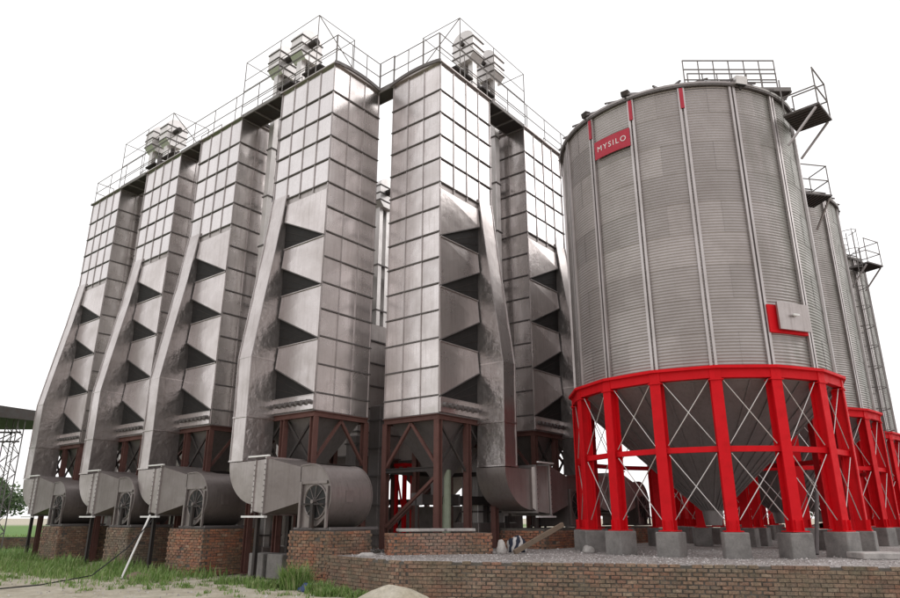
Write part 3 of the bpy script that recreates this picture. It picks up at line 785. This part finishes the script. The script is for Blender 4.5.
    def roof():
        mb = MB(); n = 64; mb.loft([[cylp(r, 2 * PI * i / n, z + g) for i in range(n)] for r, z in ((SR - .02, SZT - .03), (SR + .12, SZT - .03), (SR + .12, SZT + .03), (.5, SZT + 1.85), (.5, SZT + 2.1), (.02, SZT + 2.15))]); return mb.mesh('roof', 'silo', True)
    rf = link('roof', cached('roof', roof), root)
    def eave():
        mb = MB(); n = 64
        for i in range(n): mb.bar(cylp(SR + .08, 2 * PI * i / n, SZT - .05 + g), cylp(SR + .08, 2 * PI * (i + 1) / n, SZT - .05 + g), .06, .07)
        for q in range(32):
            a = PH0 + DPH / 2 * q; p = cylp(SR + .16, a, SZT + .05 + g); mb.bar(cylp(SR + .17, a, SZT + .06 + g), cylp(.55, a, SZT + 1.87 + g), .05, .05)
        return mb.mesh('roof_ribs', 'flange')
    link('roof_ribs', cached('eave', eave), rf)
    if plat:
        a = plat; rx, tx = Vector((math.sin(a), -math.cos(a), 0)), Vector((math.cos(a), math.sin(a), 0)); z = 12.4 + g; o = rx * (SR + .08)
        Pp = lambda r, t, h: o + rx * r + tx * t + Vector((0, 0, z + h))
        mb = MB().hexa([Pp(0, -.55, -.06), Pp(.95, -.55, -.06), Pp(.95, .6, -.06), Pp(0, .6, -.06), Pp(0, -.55, 0), Pp(.95, -.55, 0), Pp(.95, .6, 0), Pp(0, .6, 0)])
        pl = part('platform', mb, 'flange', root)
        gm = MB()
        for k in range(9): gm.bar(Pp(.02, -.5 + k * .13, -.075), Pp(.93, -.5 + k * .13, -.075), .03, .03)
        part('grating_bars', gm, 'dark', pl)
        for t in (-.5, .55):
            part('bracket', MB().bar(Pp(.85, t, -.09), Pp(0, t, -.95), .06, .05), 'stiff', pl)
        rm = MB(); c4 = [Pp(.04, -.52, 0), Pp(.92, -.52, 0), Pp(.92, .57, 0), Pp(.04, .57, 0)]; up = Vector((0, 0, 1))
        for p in c4[1:] + [c4[0]]: rm.tube(p, p + up * 1.15, .022, 6)
        for h in (.55, 1.13):
            rm.tube(c4[1] + up * h, c4[2] + up * h, .022, 6); rm.tube(c4[2] + up * h, c4[3] + up * h, .022, 6)
        rm.tube(c4[0] + up * .55, c4[1] + up * .55, .02, 6)
        part('platform_rail', rm, 'rail', pl)
    if ladder:
        a = .34; rx, tx = Vector((math.sin(a), -math.cos(a), 0)), Vector((math.cos(a), math.sin(a), 0)); o = rx * (SR + .22); up = Vector((0, 0, 1))
        lm = MB(); z0, z1 = 3.0 + g, SZT + 1.1 + g
        for t in (-.21, .21): lm.tube(o + tx * t + up * z0, o + tx * t + up * z1, .022, 6)
        z = z0
        while z < z1: lm.tube(o - tx * .21 + up * z, o + tx * .21 + up * z, .014, 5); z += .3
        ld = part('ladder', lm, 'rail', root)
        cg = MB(); z = z0 + 2.0; hoop = [(tx * (.36 * math.cos(q)) + rx * (.62 * math.sin(q))) for q in [PI * k / 8 for k in range(9)]]
        while z < z1: cg.path([o + h + up * z for h in hoop], .016, 5); z += .9
        for k in (1, 3, 5, 7): cg.tube(o + hoop[k] + up * (z0 + 2), o + hoop[k] + up * z1, .014, 5)
        part('ladder_cage', cg, 'rail', ld)
    if door:
        dz0, dz1, a0, a1 = 5.92, 6.62, .17, .50
        mb = MB(); n = 6
        for (r0, r1, x0, x1, zz0, zz1, nm, mt) in ((SR - .01, SR + .11, a0, a1, dz0 - .04, dz1 - .03, 'door_frame', 'red'), (SR + .14, SR + .20, a0 + .06, a1 + .005, dz0 + .03, dz1 + .03, 'door_cover', 'elbow')):
            mb = MB(); am = (x0 + x1) / 2; p = []
            for r, x in ((r1, x0), (r1, x1), (r0, x1), (r0, x0)): p.append(cylp(r, x, zz0 + g))
            mb.hexa(p + [(x, y, zz1 + g) for x, y, z in p]); o = part(nm, mb, mt, root)
            if nm == 'door_cover': dc = o
        am = (a0 + a1) / 2 + .03; p = Vector(cylp(SR + .175, am, 6.33 + g)); q = Vector(cylp(SR + .24, am, 6.33 + g))
        hb = MB().tube(p, q, .035, 8); tx = Vector((math.cos(am), math.sin(am), 0)); hb.bar(q - tx * .1, q + tx * .1, .03, .05); part('handle', hb, 'white', dc)
    if sign:
        a0, a1 = -.985, -.655; z0, z1 = 11.46, 12.02
        mb = MB(); n = 8; r0, r1 = SR + .085, SR + .10
        rings = [[cylp(r1, a, z0 + g), cylp(r1, a, z1 + g), cylp(r0, a, z1 + g), cylp(r0, a, z0 + g)] for a in [a0 + (a1 - a0) * i / n for i in range(n + 1)]]
        sg = part('sign_board', mb.loft(rings), 'sign', root)
        cu = bpy.data.curves.new('lettering', 'FONT'); cu.body = 'MYSILO'; cu.size = .30; cu.align_x = 'CENTER'; cu.align_y = 'CENTER'; cu.extrude = .002; cu.resolution_u = 4; cu.offset = 0.0; cu.space_character = 1.3
        to = bpy.data.objects.new('tmp', cu); col.objects.link(to); bpy.context.view_layer.update()
        tm = bpy.data.meshes.new_from_object(to.evaluated_get(bpy.context.evaluated_depsgraph_get())); bpy.data.objects.remove(to)
        am = (a0 + a1) / 2; zc = (z0 + z1) / 2; wid = max(v.co.x for v in tm.vertices) - min(v.co.x for v in tm.vertices); k = (a1 - a0) * SR * .80 / wid
        for v in tm.vertices:
            x, y, z = v.co * k; v.co = cylp(r1 + .004 + (z + .004), am + x / SR, zc + y * 1.05 + g)
        tm.materials.clear(); tm.materials.append(M['white']); tm.name = 'lettering'; link('lettering', tm, sg)
        rm = MB()
        for q in (1, 2, 3):
            a = PH0 + DPH * q; p = [cylp(SR + .095, a - .014, SZT - .75 + g), cylp(SR + .095, a + .014, SZT - .75 + g), cylp(SR + .078, a + .014, SZT - .75 + g), cylp(SR + .078, a - .014, SZT - .75 + g)]
            part('stiffener_tag', MB().hexa(p + [(x, y, SZT - .12 + g) for x, y, z in p]), 'sign', root)
    return root
SC = Vector((7.24, 19.64, 0))
silo('large corrugated steel silo on red legs with red lettered sign', SC, 1, sign=True, door=True)
silo('corrugated silo on red legs half hidden right behind the large one', SC + B * 8.25 + Vector((-.3, 0, 0)), 2, plat=.18)
silo('farthest corrugated silo with a caged ladder at the right edge', SC + B * 16.5 + Vector((-.65, 0, 0)), 3, ladder=True, plat=.5)

# walkway over the near silo's roof
rw = thing('roof_walkway', 'grey railed walkway crossing the roof of the large silo', 'walkway', (SC.x, SC.y, SZT + 2.0))
X0, X1 = SC.x + .55, SC.x + 3.6
for yy, sh in ((SC.y - .35, 0), (SC.y + .35, .4)):
    rail_run(rw, [(X0 + sh, yy, SZT + 2.0), (X1 + sh, yy, SZT + 2.0)], h=1.15, step=.5, mid=(.4, .8), r=.024)
deck(rw, (X0, SC.y - .4, SZT + 2.02), (X1 + .4, SC.y - .4, SZT + 2.02), (0, .8, 0))
fl_spots = [(.22, 'white floodlight box on the near eave of the large silo', 'head'), (-1.06, 'small dark floodlight on the left eave of the large silo', 'dark'), (-.66, 'small dark floodlight above the red sign on the silo eave', 'dark')]
for a, lb, mt in fl_spots:
    p = Vector(cylp(SR + .10, a, SZT - (.14 if mt == 'head' else 0))) + SC; rx = Vector((math.sin(a), -math.cos(a), 0))
    t = thing('floodlight', lb, 'floodlight', p, a, 'floodlights on the silo eave')
    k = .85 if mt == 'head' else .55
    part('lamp_body', MB().hexa([(-.2 * k, -.1 * k, .10 * k), (.2 * k, -.1 * k, .10 * k), (.2 * k, .2 * k, .16 * k), (-.2 * k, .2 * k, .16 * k), (-.2 * k, -.16 * k, .36 * k), (.2 * k, -.16 * k, .36 * k), (.2 * k, .16 * k, .40 * k), (-.2 * k, .16 * k, .40 * k)]), mt, t)
    part('bracket', MB().box(-.03, .03, -.02, .02, -.04, .14), 'dark', t); part('lens', MB().box(-.16 * k, .16 * k, -.08 * k, .15 * k, .07 * k, .10 * k), 'black', t)

# ------------------------------------------------------------------ plinth, loose things on the platform
pl0, pl1 = Vector((-1.48, 17.43, 0)), Vector((1.06, 18.15, 0)); ux = (pl1 - pl0).normalized(); uy = Vector((-ux.y, ux.x, 0))
pier('brick_plinth', 'low red brick plinth with white slabs in front of the right dryer', pl0, ux, uy, (pl1 - pl0).length, .55, PLAT - .01, .50, 'brick_orange', seed=41)
for i, (u, ln, lb) in enumerate(((.28, 1.15, 'left of two pale concrete slabs on the brick plinth'), (1.50, .75, 'right of two pale concrete slabs on the brick plinth'))):
    p = pl0 + ux * u + uy * .12; tag(part('concrete_slab', MB().hexa([p, p + ux * ln, p + ux * ln + uy * .4, p + uy * .4] + [q + Vector((0, 0, .07)) for q in (p, p + ux * ln, p + ux * ln + uy * .4, p + uy * .4)]), 'slab', bevel=.012), lb, 'slab', 'slabs on the brick plinth').location = (0, 0, PLAT + .52)

def lumpy(name, label, cat, c, sx, sy, sz, mat, seed, flat=.25, amp=.25):
    bm = bmesh.new(); bmesh.ops.create_icosphere(bm, subdivisions=3, radius=1)
    for v in bm.verts:
        n = noise.noise(v.co * 1.4 + Vector((seed, 0, 0))) * amp + noise.noise(v.co * 4 + Vector((0, seed, 0))) * amp * .35
        v.co *= 1 + n; v.co = Vector((v.co.x * sx, v.co.y * sy, max(v.co.z, -flat) * sz + flat * sz))
    me = bpy.data.meshes.new(name); bm.to_mesh(me); bm.free()
    for p in me.polygons: p.use_smooth = True
    me.materials.append(M[mat]); return tag(link(name, me, None, c), label, cat)
lumpy('sack', 'dark blue and white striped sack by the low brick pier', 'sack', (1.75, 18.9, PLAT - .01), .27, .22, .27, 'sack', 3, .5)
tag(part('timber_beam', MB().bar((1.6, 18.0, PLAT + .03), (2.95, 18.75, 1.38), .09, .11), 'wood'), 'weathered timber leaning on the low brick pier beside the sack', 'timber')
lumpy('rubble', 'white lump of broken plaster at the platform corner by the dark leg', 'rubble', (-1.95, 17.0, PLAT - .01), .22, .14, .07, 'slab', 5)
lumpy('rubble', 'small pale wedge of rubble against the right end of the plinth', 'rubble', (1.28, 18.1, PLAT - .01), .12, .2, .26, 'slab', 8)
lumpy('rubble', 'pale broken lump beside the leftmost concrete silo footing', 'rubble', (3.55, 18.6, PLAT - .01), .16, .2, .15, 'slab', 9)
tag(part('concrete_slab', MB().box(8.9, 9.9, 15.6, 16.3, PLAT - .012, PLAT + .13), 'slab', bevel=.02), 'loose concrete slab on the gravel at the far right', 'slab')
tag(part('prop_post', MB().tube((-.1, 20.9, PLAT), (-.1, 20.9, 2.9), .13, 12), 'green'), 'pale green round post between the legs of the right dryer', 'post')
tag(part('pipe', MB().tube((8.9, 17.6, PLAT), (9.5, 18.3, 2.2), .05, 8), 'flange'), 'grey pipe leaning inside the right red silo legs', 'pipe')

# ------------------------------------------------------------------ plant behind and below the dryers
def conveyor(label, p, q, wd=.45, ht=.4, mat='dark', zg=0, legs=True):
    p, q = Vector(p), Vector(q); root = thing('conveyor', label, 'conveyor', (p.x, p.y, zg)); b = Vector((p.x, p.y, zg))
    part('trough', MB().bar(p - b, q - b, wd, ht), mat, root); d = (q - p); n = int(d.length / 1.5)
    for k in range(n + 1): c = p - b + d * (k / max(1, n)); part('trough_flange', MB().bar(c - d.normalized() * .03, c + d.normalized() * .03, wd + .08, ht + .08), 'flange', root)
    if legs:
        for k in range(0, n + 1, 2): c = p - b + d * (k / max(1, n)); part('leg', MB().bar((c.x, c.y, 0), (c.x, c.y, c.z), .08, .08), 'dark', root)
conveyor('dark enclosed conveyor running under the left dryer row', WA_(-.6, 1.05, 1.95), WA_(18, 1.05, 1.95), .5, .42)
conveyor('dark enclosed conveyor running under the right dryer row', WB_(.3, 1.05, 2.05), WB_(9, 1.05, 2.05), .3, .26, zg=PLAT)
conveyor('dark conveyor crossing behind the gap between the dryer rows', Vector((-9, 27, 2.1)), Vector((4, 26.5, 2.1)), .3, .2)

def hopper_bin(label, c, wx, wy, z0, z1, z2, zg):
    root = thing('storage_bin', label, 'bin', (c.x, c.y, zg), ROT_A, 'sheet metal bins behind the dryers')
    bd = part('bin_wall', MB().box(-wx / 2, wx / 2, -wy / 2, wy / 2, z1 - zg, z2 - zg), 'core', root)
    fl = MB(); z = z1 - zg
    while z <= z2 - zg + .01: fl.box(-wx / 2 - .05, wx / 2 + .05, -wy / 2 - .05, wy / 2 + .05, z - .025, z + .025); z += .85
    part('flange', fl, 'flange', bd)
    h = MB().loft([[(-wx / 2, -wy / 2, z1 - zg - .03), (wx / 2, -wy / 2, z1 - zg - .03), (wx / 2, wy / 2, z1 - zg - .03), (-wx / 2, wy / 2, z1 - zg - .03)], [(-.2, -.2, z0 - zg), (.2, -.2, z0 - zg), (.2, .2, z0 - zg), (-.2, .2, z0 - zg)]])
    part('hopper', h, 'cone', root)
    for x in (-1, 1):
        for y in (-1, 1): part('leg', MB().bar((x * (wx / 2 - .1), y * (wy / 2 - .1), 0), (x * (wx / 2 - .1), y * (wy / 2 - .1), z1 - zg - .03), .16, .16), 'rust', root)
    for x in (-1, 1): part('brace', MB().bar((x * (wx / 2 - .1), -wy / 2 + .15, .3), (x * (wx / 2 - .1), wy / 2 - .15, z1 - zg - .3), .07, .07), 'dark', root)
hopper_bin('low steel bin behind the third dryer from the left', WA_(4.0, 5.2, 0), 3.0, 2.2, 2.0, 3.6, 8.5, 0)
hopper_bin('low steel bin behind the second dryer from the left', WA_(9.5, 5.2, 0), 3.0, 2.2, 2.0, 3.6, 8.5, 0)
hopper_bin('low steel bin behind the leftmost dryer', WA_(15.0, 5.2, 0), 3.0, 2.2, 2.0, 3.6, 8.5, 0)
hopper_bin('low steel bin behind the half hidden right dryer', WB_(6.0, 5.0, 0), 3.0, 2.2, 2.0, 3.6, 8.5, PLAT)
def post_frame(label, c, zg, mat='red'):
    root = thing('red_frame', label, 'frame', (c.x, c.y, zg), ROT_A)
    for x in (-.2, .2):
        for y in (-.2, .2): part('post', MB().ibeam((x, y, 0), (x, y, 2.6), .1, .1, .02, up=(0, 1, 0)), mat, root)
    part('top_beam', MB().box(-.28, .28, -.28, .28, 2.61, 2.72), mat, root); part('brace', MB().bar((-.2, -.21, 2.4), (.2, -.21, .8), .05, .05), mat, root)
post_frame('bright red steel frame glimpsed between the legs of the right dryer', Vector((-1.65, 25.5, 0)), PLAT)
for i, (x, y, h) in enumerate(((-2.35, 22.9, 4.4), (-3.2, 23.6, 4.2), (.9, 23.4, 4.3), (2.2, 24.8, 4.3))):
    lb = ['square grey chute column right behind the gap between the dryers', 'square grey chute column left behind the narrow gap', 'square grey chute column behind the near leg of the right dryer', 'square grey chute column behind the right duct'][i]
    r = thing('chute_column', lb, 'chute', (x, y, PLAT if x > -2.6 else 0), ROT_A, 'grey chute columns under the dryers')
    part('trunk', MB().box(-.24, .24, -.24, .24, 0, h), 'cone', r, bevel=.01); f = MB()
    for k in range(5): f.box(-.28, .28, -.28, .28, .3 + k * .9, .35 + k * .9)
    part('trunk_flange', f, 'flange', r)
for i, s in enumerate((.55, 1.35)):
    p = WA_(s, -.3, 0); tag(part('concrete_block', MB().box(-.32, .32, -.3, .3, 0, .62), 'concrete', bevel=.02), ['right', 'left'][i] + ' grey concrete block under the duct of the near left fan', 'block', 'concrete blocks under the duct').location = p
    bpy.context.scene.collection.objects[-1].rotation_euler = (0, 0, ROT_A)

ft = thing('frame_tower', 'dark steel frame tower with landings seen in the gap between dryers', 'frame tower', (-3.75, 27.4, PLAT), ROT_A)
for x in (-.5, .5):
    for y in (-.5, .5): part('post', MB().bar((x, y, 0), (x, y, 11.0), .1, .1), 'dark', ft)
for k in range(5):
    z = 2.1 + k * 2.1
    part('landing', MB().box(-.6, .6, -.6, .6, z, z + .08), 'dark', ft)
    part('brace', MB().bar((-.5, -.5, z - 2.0), (.5, -.5, z), .06, .06), 'dark', ft); part('brace', MB().bar((.5, -.5, z - 2.0), (.5, .5, z), .06, .06), 'dark', ft)
    if k in (2, 3): part('cladding', MB().box(-.56, .56, -.58, -.55, z + .2, z + 1.2), 'dark', ft)
# ------------------------------------------------------------------ far left shed and boundary
sh = thing('open_shed', 'dark open sided shed roof on lattice columns at the left edge', 'shed', (-24, 34, 0))
part('roof', MB().hexa([(-14, -3, 5.95), (2.9, -3, 5.95), (2.9, 10, 6.9), (-14, 10, 6.9), (-14, -3, 6.5), (2.9, -3, 6.5), (2.9, 10, 7.3), (-14, 10, 7.3)]), 'dark', sh)
for (cx, cy) in ((2.45, 0), (2.45, 8), (-5, 0)):
    c = MB(); hw = .28
    for x in (-hw, hw):
        for y in (-hw, hw): c.tube((cx + x, cy + y, 0), (cx + x, cy + y, 6.2), .03, 5)
    z = 0; k = 0
    while z < 5.8:
        sx = 1 if k % 2 else -1
        for y in (-hw, hw): c.tube((cx - hw * sx, cy + y, z), (cx + hw * sx, cy + y, z + .45), .018, 5)
        for x in (-hw, hw): c.tube((cx + x, cy - hw * sx, z), (cx + x, cy + hw * sx, z + .45), .018, 5)
        z += .45; k += 1
    part('lattice_column', c, 'flange', sh)
for z in (5.1, 5.55): part('purlin', MB().bar((-14, 0, z), (2.8, 0, z), .06, .08), 'dark', sh)
part('truss_rod', MB().path([(2.4 - k * .8, 0, 5.12 if k % 2 else 5.53) for k in range(20)], .03, 5), 'dark', sh)
def compound_wall():
    root = thing('compound_wall', 'long dark rendered wall standing behind the left dryer row', 'wall', WA_(1, 8, 0), ROT_A)
    part('wall_body', MB().box(-32, 0, 0, .25, 0, 1.95), 'concrete', root)
    for k in range(11): part('buttress', MB().box(-32 + k * 3.1, -31.6 + k * 3.1, -.12, -.002, 0, 2.05), 'concrete', root)
compound_wall()
bw = pier('boundary_wall', 'low brown brick wall beyond the grass at the left edge', Vector((-34, 38.5, 0)), Vector((1, 0, 0)), Vector((0, 1, 0)), 12.5, .3, 0, .55, 'brick', seed=51)

# ------------------------------------------------------------------ trees
def tree(label, c, h, rad, seed, n=1500, group=None):
    rn = random.Random(seed); root = thing('tree', label, 'tree', c, rn.uniform(0, 6), group)
    tk = MB(); tk.tube((0, 0, -.1), (.1, 0, h * .45), .05 * rad, 8, .035 * rad)
    cl = []
    for k in range(9):
        a = rn.uniform(0, 6.28); r = rad * rn.uniform(.25, .75); z = h * rn.uniform(.5, .92); p = Vector((r * math.cos(a), r * math.sin(a), z))
        tk.tube((.1, 0, h * rn.uniform(.3, .45)), p, .022 * rad, 5, .006 * rad); cl.append((p, rad * rn.uniform(.3, .5)))
    part('trunk', tk, 'bark', root)
    lf = MB()
    for k in range(n):
        p, r = rn.choice(cl); d = Vector((rn.gauss(0, 1), rn.gauss(0, 1), rn.gauss(0, .8))); d = d.normalized() * r * rn.uniform(.3, 1.05) ** .6; q = p + d; s = rad * rn.uniform(.05, .1)
        u = Vector((rn.gauss(0, 1), rn.gauss(0, 1), rn.gauss(0, 1))).normalized(); v = u.orthogonal().normalized()
        lf.add([q - u * s, q + v * s * .5, q + u * s, q - v * s * .5], [(0, 1, 2, 3)])
    part('crown', lf, 'leaf', root)
tree('low green bushy tree under the shed roof at the far left', Vector((-33, 52, 0)), 4.0, 2.2, 1)
tree('distant green tree at the left frame edge behind the shed', Vector((-50, 75, 0)), 5.0, 3.0, 2)
tree('distant tree glimpsed between the right red silo legs', Vector((38, 74, 0)), 5.5, 3.4, 3)
tree('distant tree at the right frame edge beyond the silos', Vector((60, 95, 0)), 5.5, 3.6, 4)

# ------------------------------------------------------------------ grass, mound, odds and ends
def grass(name, label, spots, seed, hmul=1.0):
    rn = random.Random(seed); mb = MB()
    for (x, y, z, h) in spots:
        a = rn.uniform(0, 6.28); w = rn.uniform(.006, .013) * (1 + y / 40); ln = rn.uniform(.15, .75) * h; hh = h * rn.uniform(.6, 1.15) * hmul
        dx, dy = math.cos(a), math.sin(a); px, py = -dy * w, dx * w
        mb.add([(x - px, y - py, z), (x + px, y + py, z), (x + px * .7 + dx * ln * .35, y + py * .7 + dy * ln * .35, z + hh * .6), (x - px * .7 + dx * ln * .35, y - py * .7 + dy * ln * .35, z + hh * .6), (x + dx * ln, y + dy * ln, z + hh)], [(0, 1, 2, 3), (3, 2, 4)])
    o = part(name, mb, 'grass'); return tag(o, label, 'grass', kind='stuff')
rn = random.Random(77); sp = []
# belt of grass along the feet of the left piers
for k in range(26000):
    s = rn.uniform(2.2, 24); t = rn.uniform(-5.0, -.2) - .05 * s
    d = abs(t + 2.0 + .06 * s) / (1.2 + s * .05)
    if d > 1 and rn.random() < .9: continue
    n = noise.noise(Vector((s * .8, t * .8, 0)))
    if n < -.15 and rn.random() < .85: continue
    p = WA_(s, t, 0); near = max(0, 1 - abs(t + 1.7) / 1.0); sp.append((p.x, p.y, -.04, rn.uniform(.08, .28) * (1 + n * .9) * (1 + 1.0 * near * max(0, noise.noise(Vector((s * .5, 3, 0))) + .5))))
grass('grass_belt', 'green grass belt along the feet of the left brick piers', sp, 1)
sp = []
for (cx, cy, r, n, h) in ((-3.55, 16.9, .35, 900, .55), (-2.9, 16.3, .3, 600, .26), (-2.5, 15.7, .4, 700, .2), (-4.3, 17.3, .5, 700, .22), (-5.3, 18.4, .6, 700, .2), (-2.0, 15.5, .3, 300, .16)):
    for k in range(n): a = rn.uniform(0, 6.28); q = r * rn.random() ** .5; sp.append((cx + q * math.cos(a), cy + q * math.sin(a) * .6, -.04, h * rn.uniform(.4, 1.2)))
for k in range(140):
    cx, cy = rn.uniform(-13, -2), 0; cy = 15.0 + (-cx) * .42 + rn.gauss(0, .9)
    for q in range(rn.randrange(6, 34)): a = rn.uniform(0, 6.28); d = rn.uniform(0, .16); sp.append((cx + d * math.cos(a), cy + d * math.sin(a), -.04, rn.uniform(.03, .13)))
grass('weed_tufts', 'green weed tufts at the foot of the near orange pier', sp, 2)
sp = []
for k in range(16000):
    x = rn.uniform(-48, -15); y = rn.uniform(26, 62)
    if x > -y * .45: continue
    sp.append((x, y, -.04, rn.uniform(.1, .35)))
grass('meadow_grass', 'green meadow grass in the field at the far left', sp, 3)

def mound():
    mb = MB(); n, m = 28, 12; cx, cy = -1.05, 13.75
    for j in range(m + 1):
        for i in range(n):
            a = 2 * PI * i / n; q = 1 - j / m; r = q * 1.0
            h = .40 * (math.cos(min(1, q) * PI) * .5 + .5); x, y = r * math.cos(a) * 1.25, r * math.sin(a) * .8
            h += noise.noise(Vector((x * 3, y * 3, 1))) * .06 * (1 - q) + noise.noise(Vector((x * 9, y * 9, 1))) * .02 * (1 - q * .5)
            mb.v.append((x, y, h - .05))
    for j in range(m):
        for i in range(n): mb.f.append((j * n + i, j * n + (i + 1) % n, (j + 1) * n + (i + 1) % n, (j + 1) * n + i))
    o = part('earth_mound', mb, 'ground', smooth=True, angle=PI); o.location = (cx, cy, 0)
    return tag(o, 'low mound of pale earth in front of the retaining wall', 'mound')
mound()
lumpy('tarpaulin', 'crumpled dark blue tarpaulin lying in the weeds by the orange pier', 'tarpaulin', (-3.1, 16.55, -.03), .34, .2, .13, 'blue', 12, .3, .5)
tag(part('pipe', MB().tube((-8.75, 19.5, 0), (-8.45, 20.1, 1.62), .028, 8), 'white'), 'thin white pipe leaning against the third fan from the left', 'pipe')
tag(part('cable', MB().path([(-8.3, 20.05, 1.55), (-8.8, 19.7, .75), (-9.3, 19.0, .12), (-9.8, 17.6, .02), (-10.6, 16.0, .01), (-11.5, 14.6, .01)], .016, 6), 'black'), 'thin black cable sagging from the fan and trailing over the dirt', 'cable')
lumpy('debris_heap', 'small heap of brown debris at the foot of the leaning white pipe', 'debris', (-8.3, 19.6, -.03), .4, .25, .13, 'wood', 21, .3, .5)
rn = random.Random(5); sm = MB()
for k in range(900):
    x = rn.uniform(-12, 2); y = rn.uniform(11.5, 19)
    if y > 15.2 + max(0, -x) * .55: continue
    r = rn.uniform(.008, .03); a0 = rn.uniform(0, 6)
    sm.add([(x + r * math.cos(a0 + q * PI / 2) * rn.uniform(.7, 1.3), y + r * math.sin(a0 + q * PI / 2), -.03) for q in range(4)] + [(x, y, -.03 + r * 1.2)], [(0, 1, 4), (1, 2, 4), (2, 3, 4), (3, 0, 4)])
tag(part('track_stones', sm, 'stone'), 'scattered small stones on the pale dirt track', 'stones', kind='stuff')
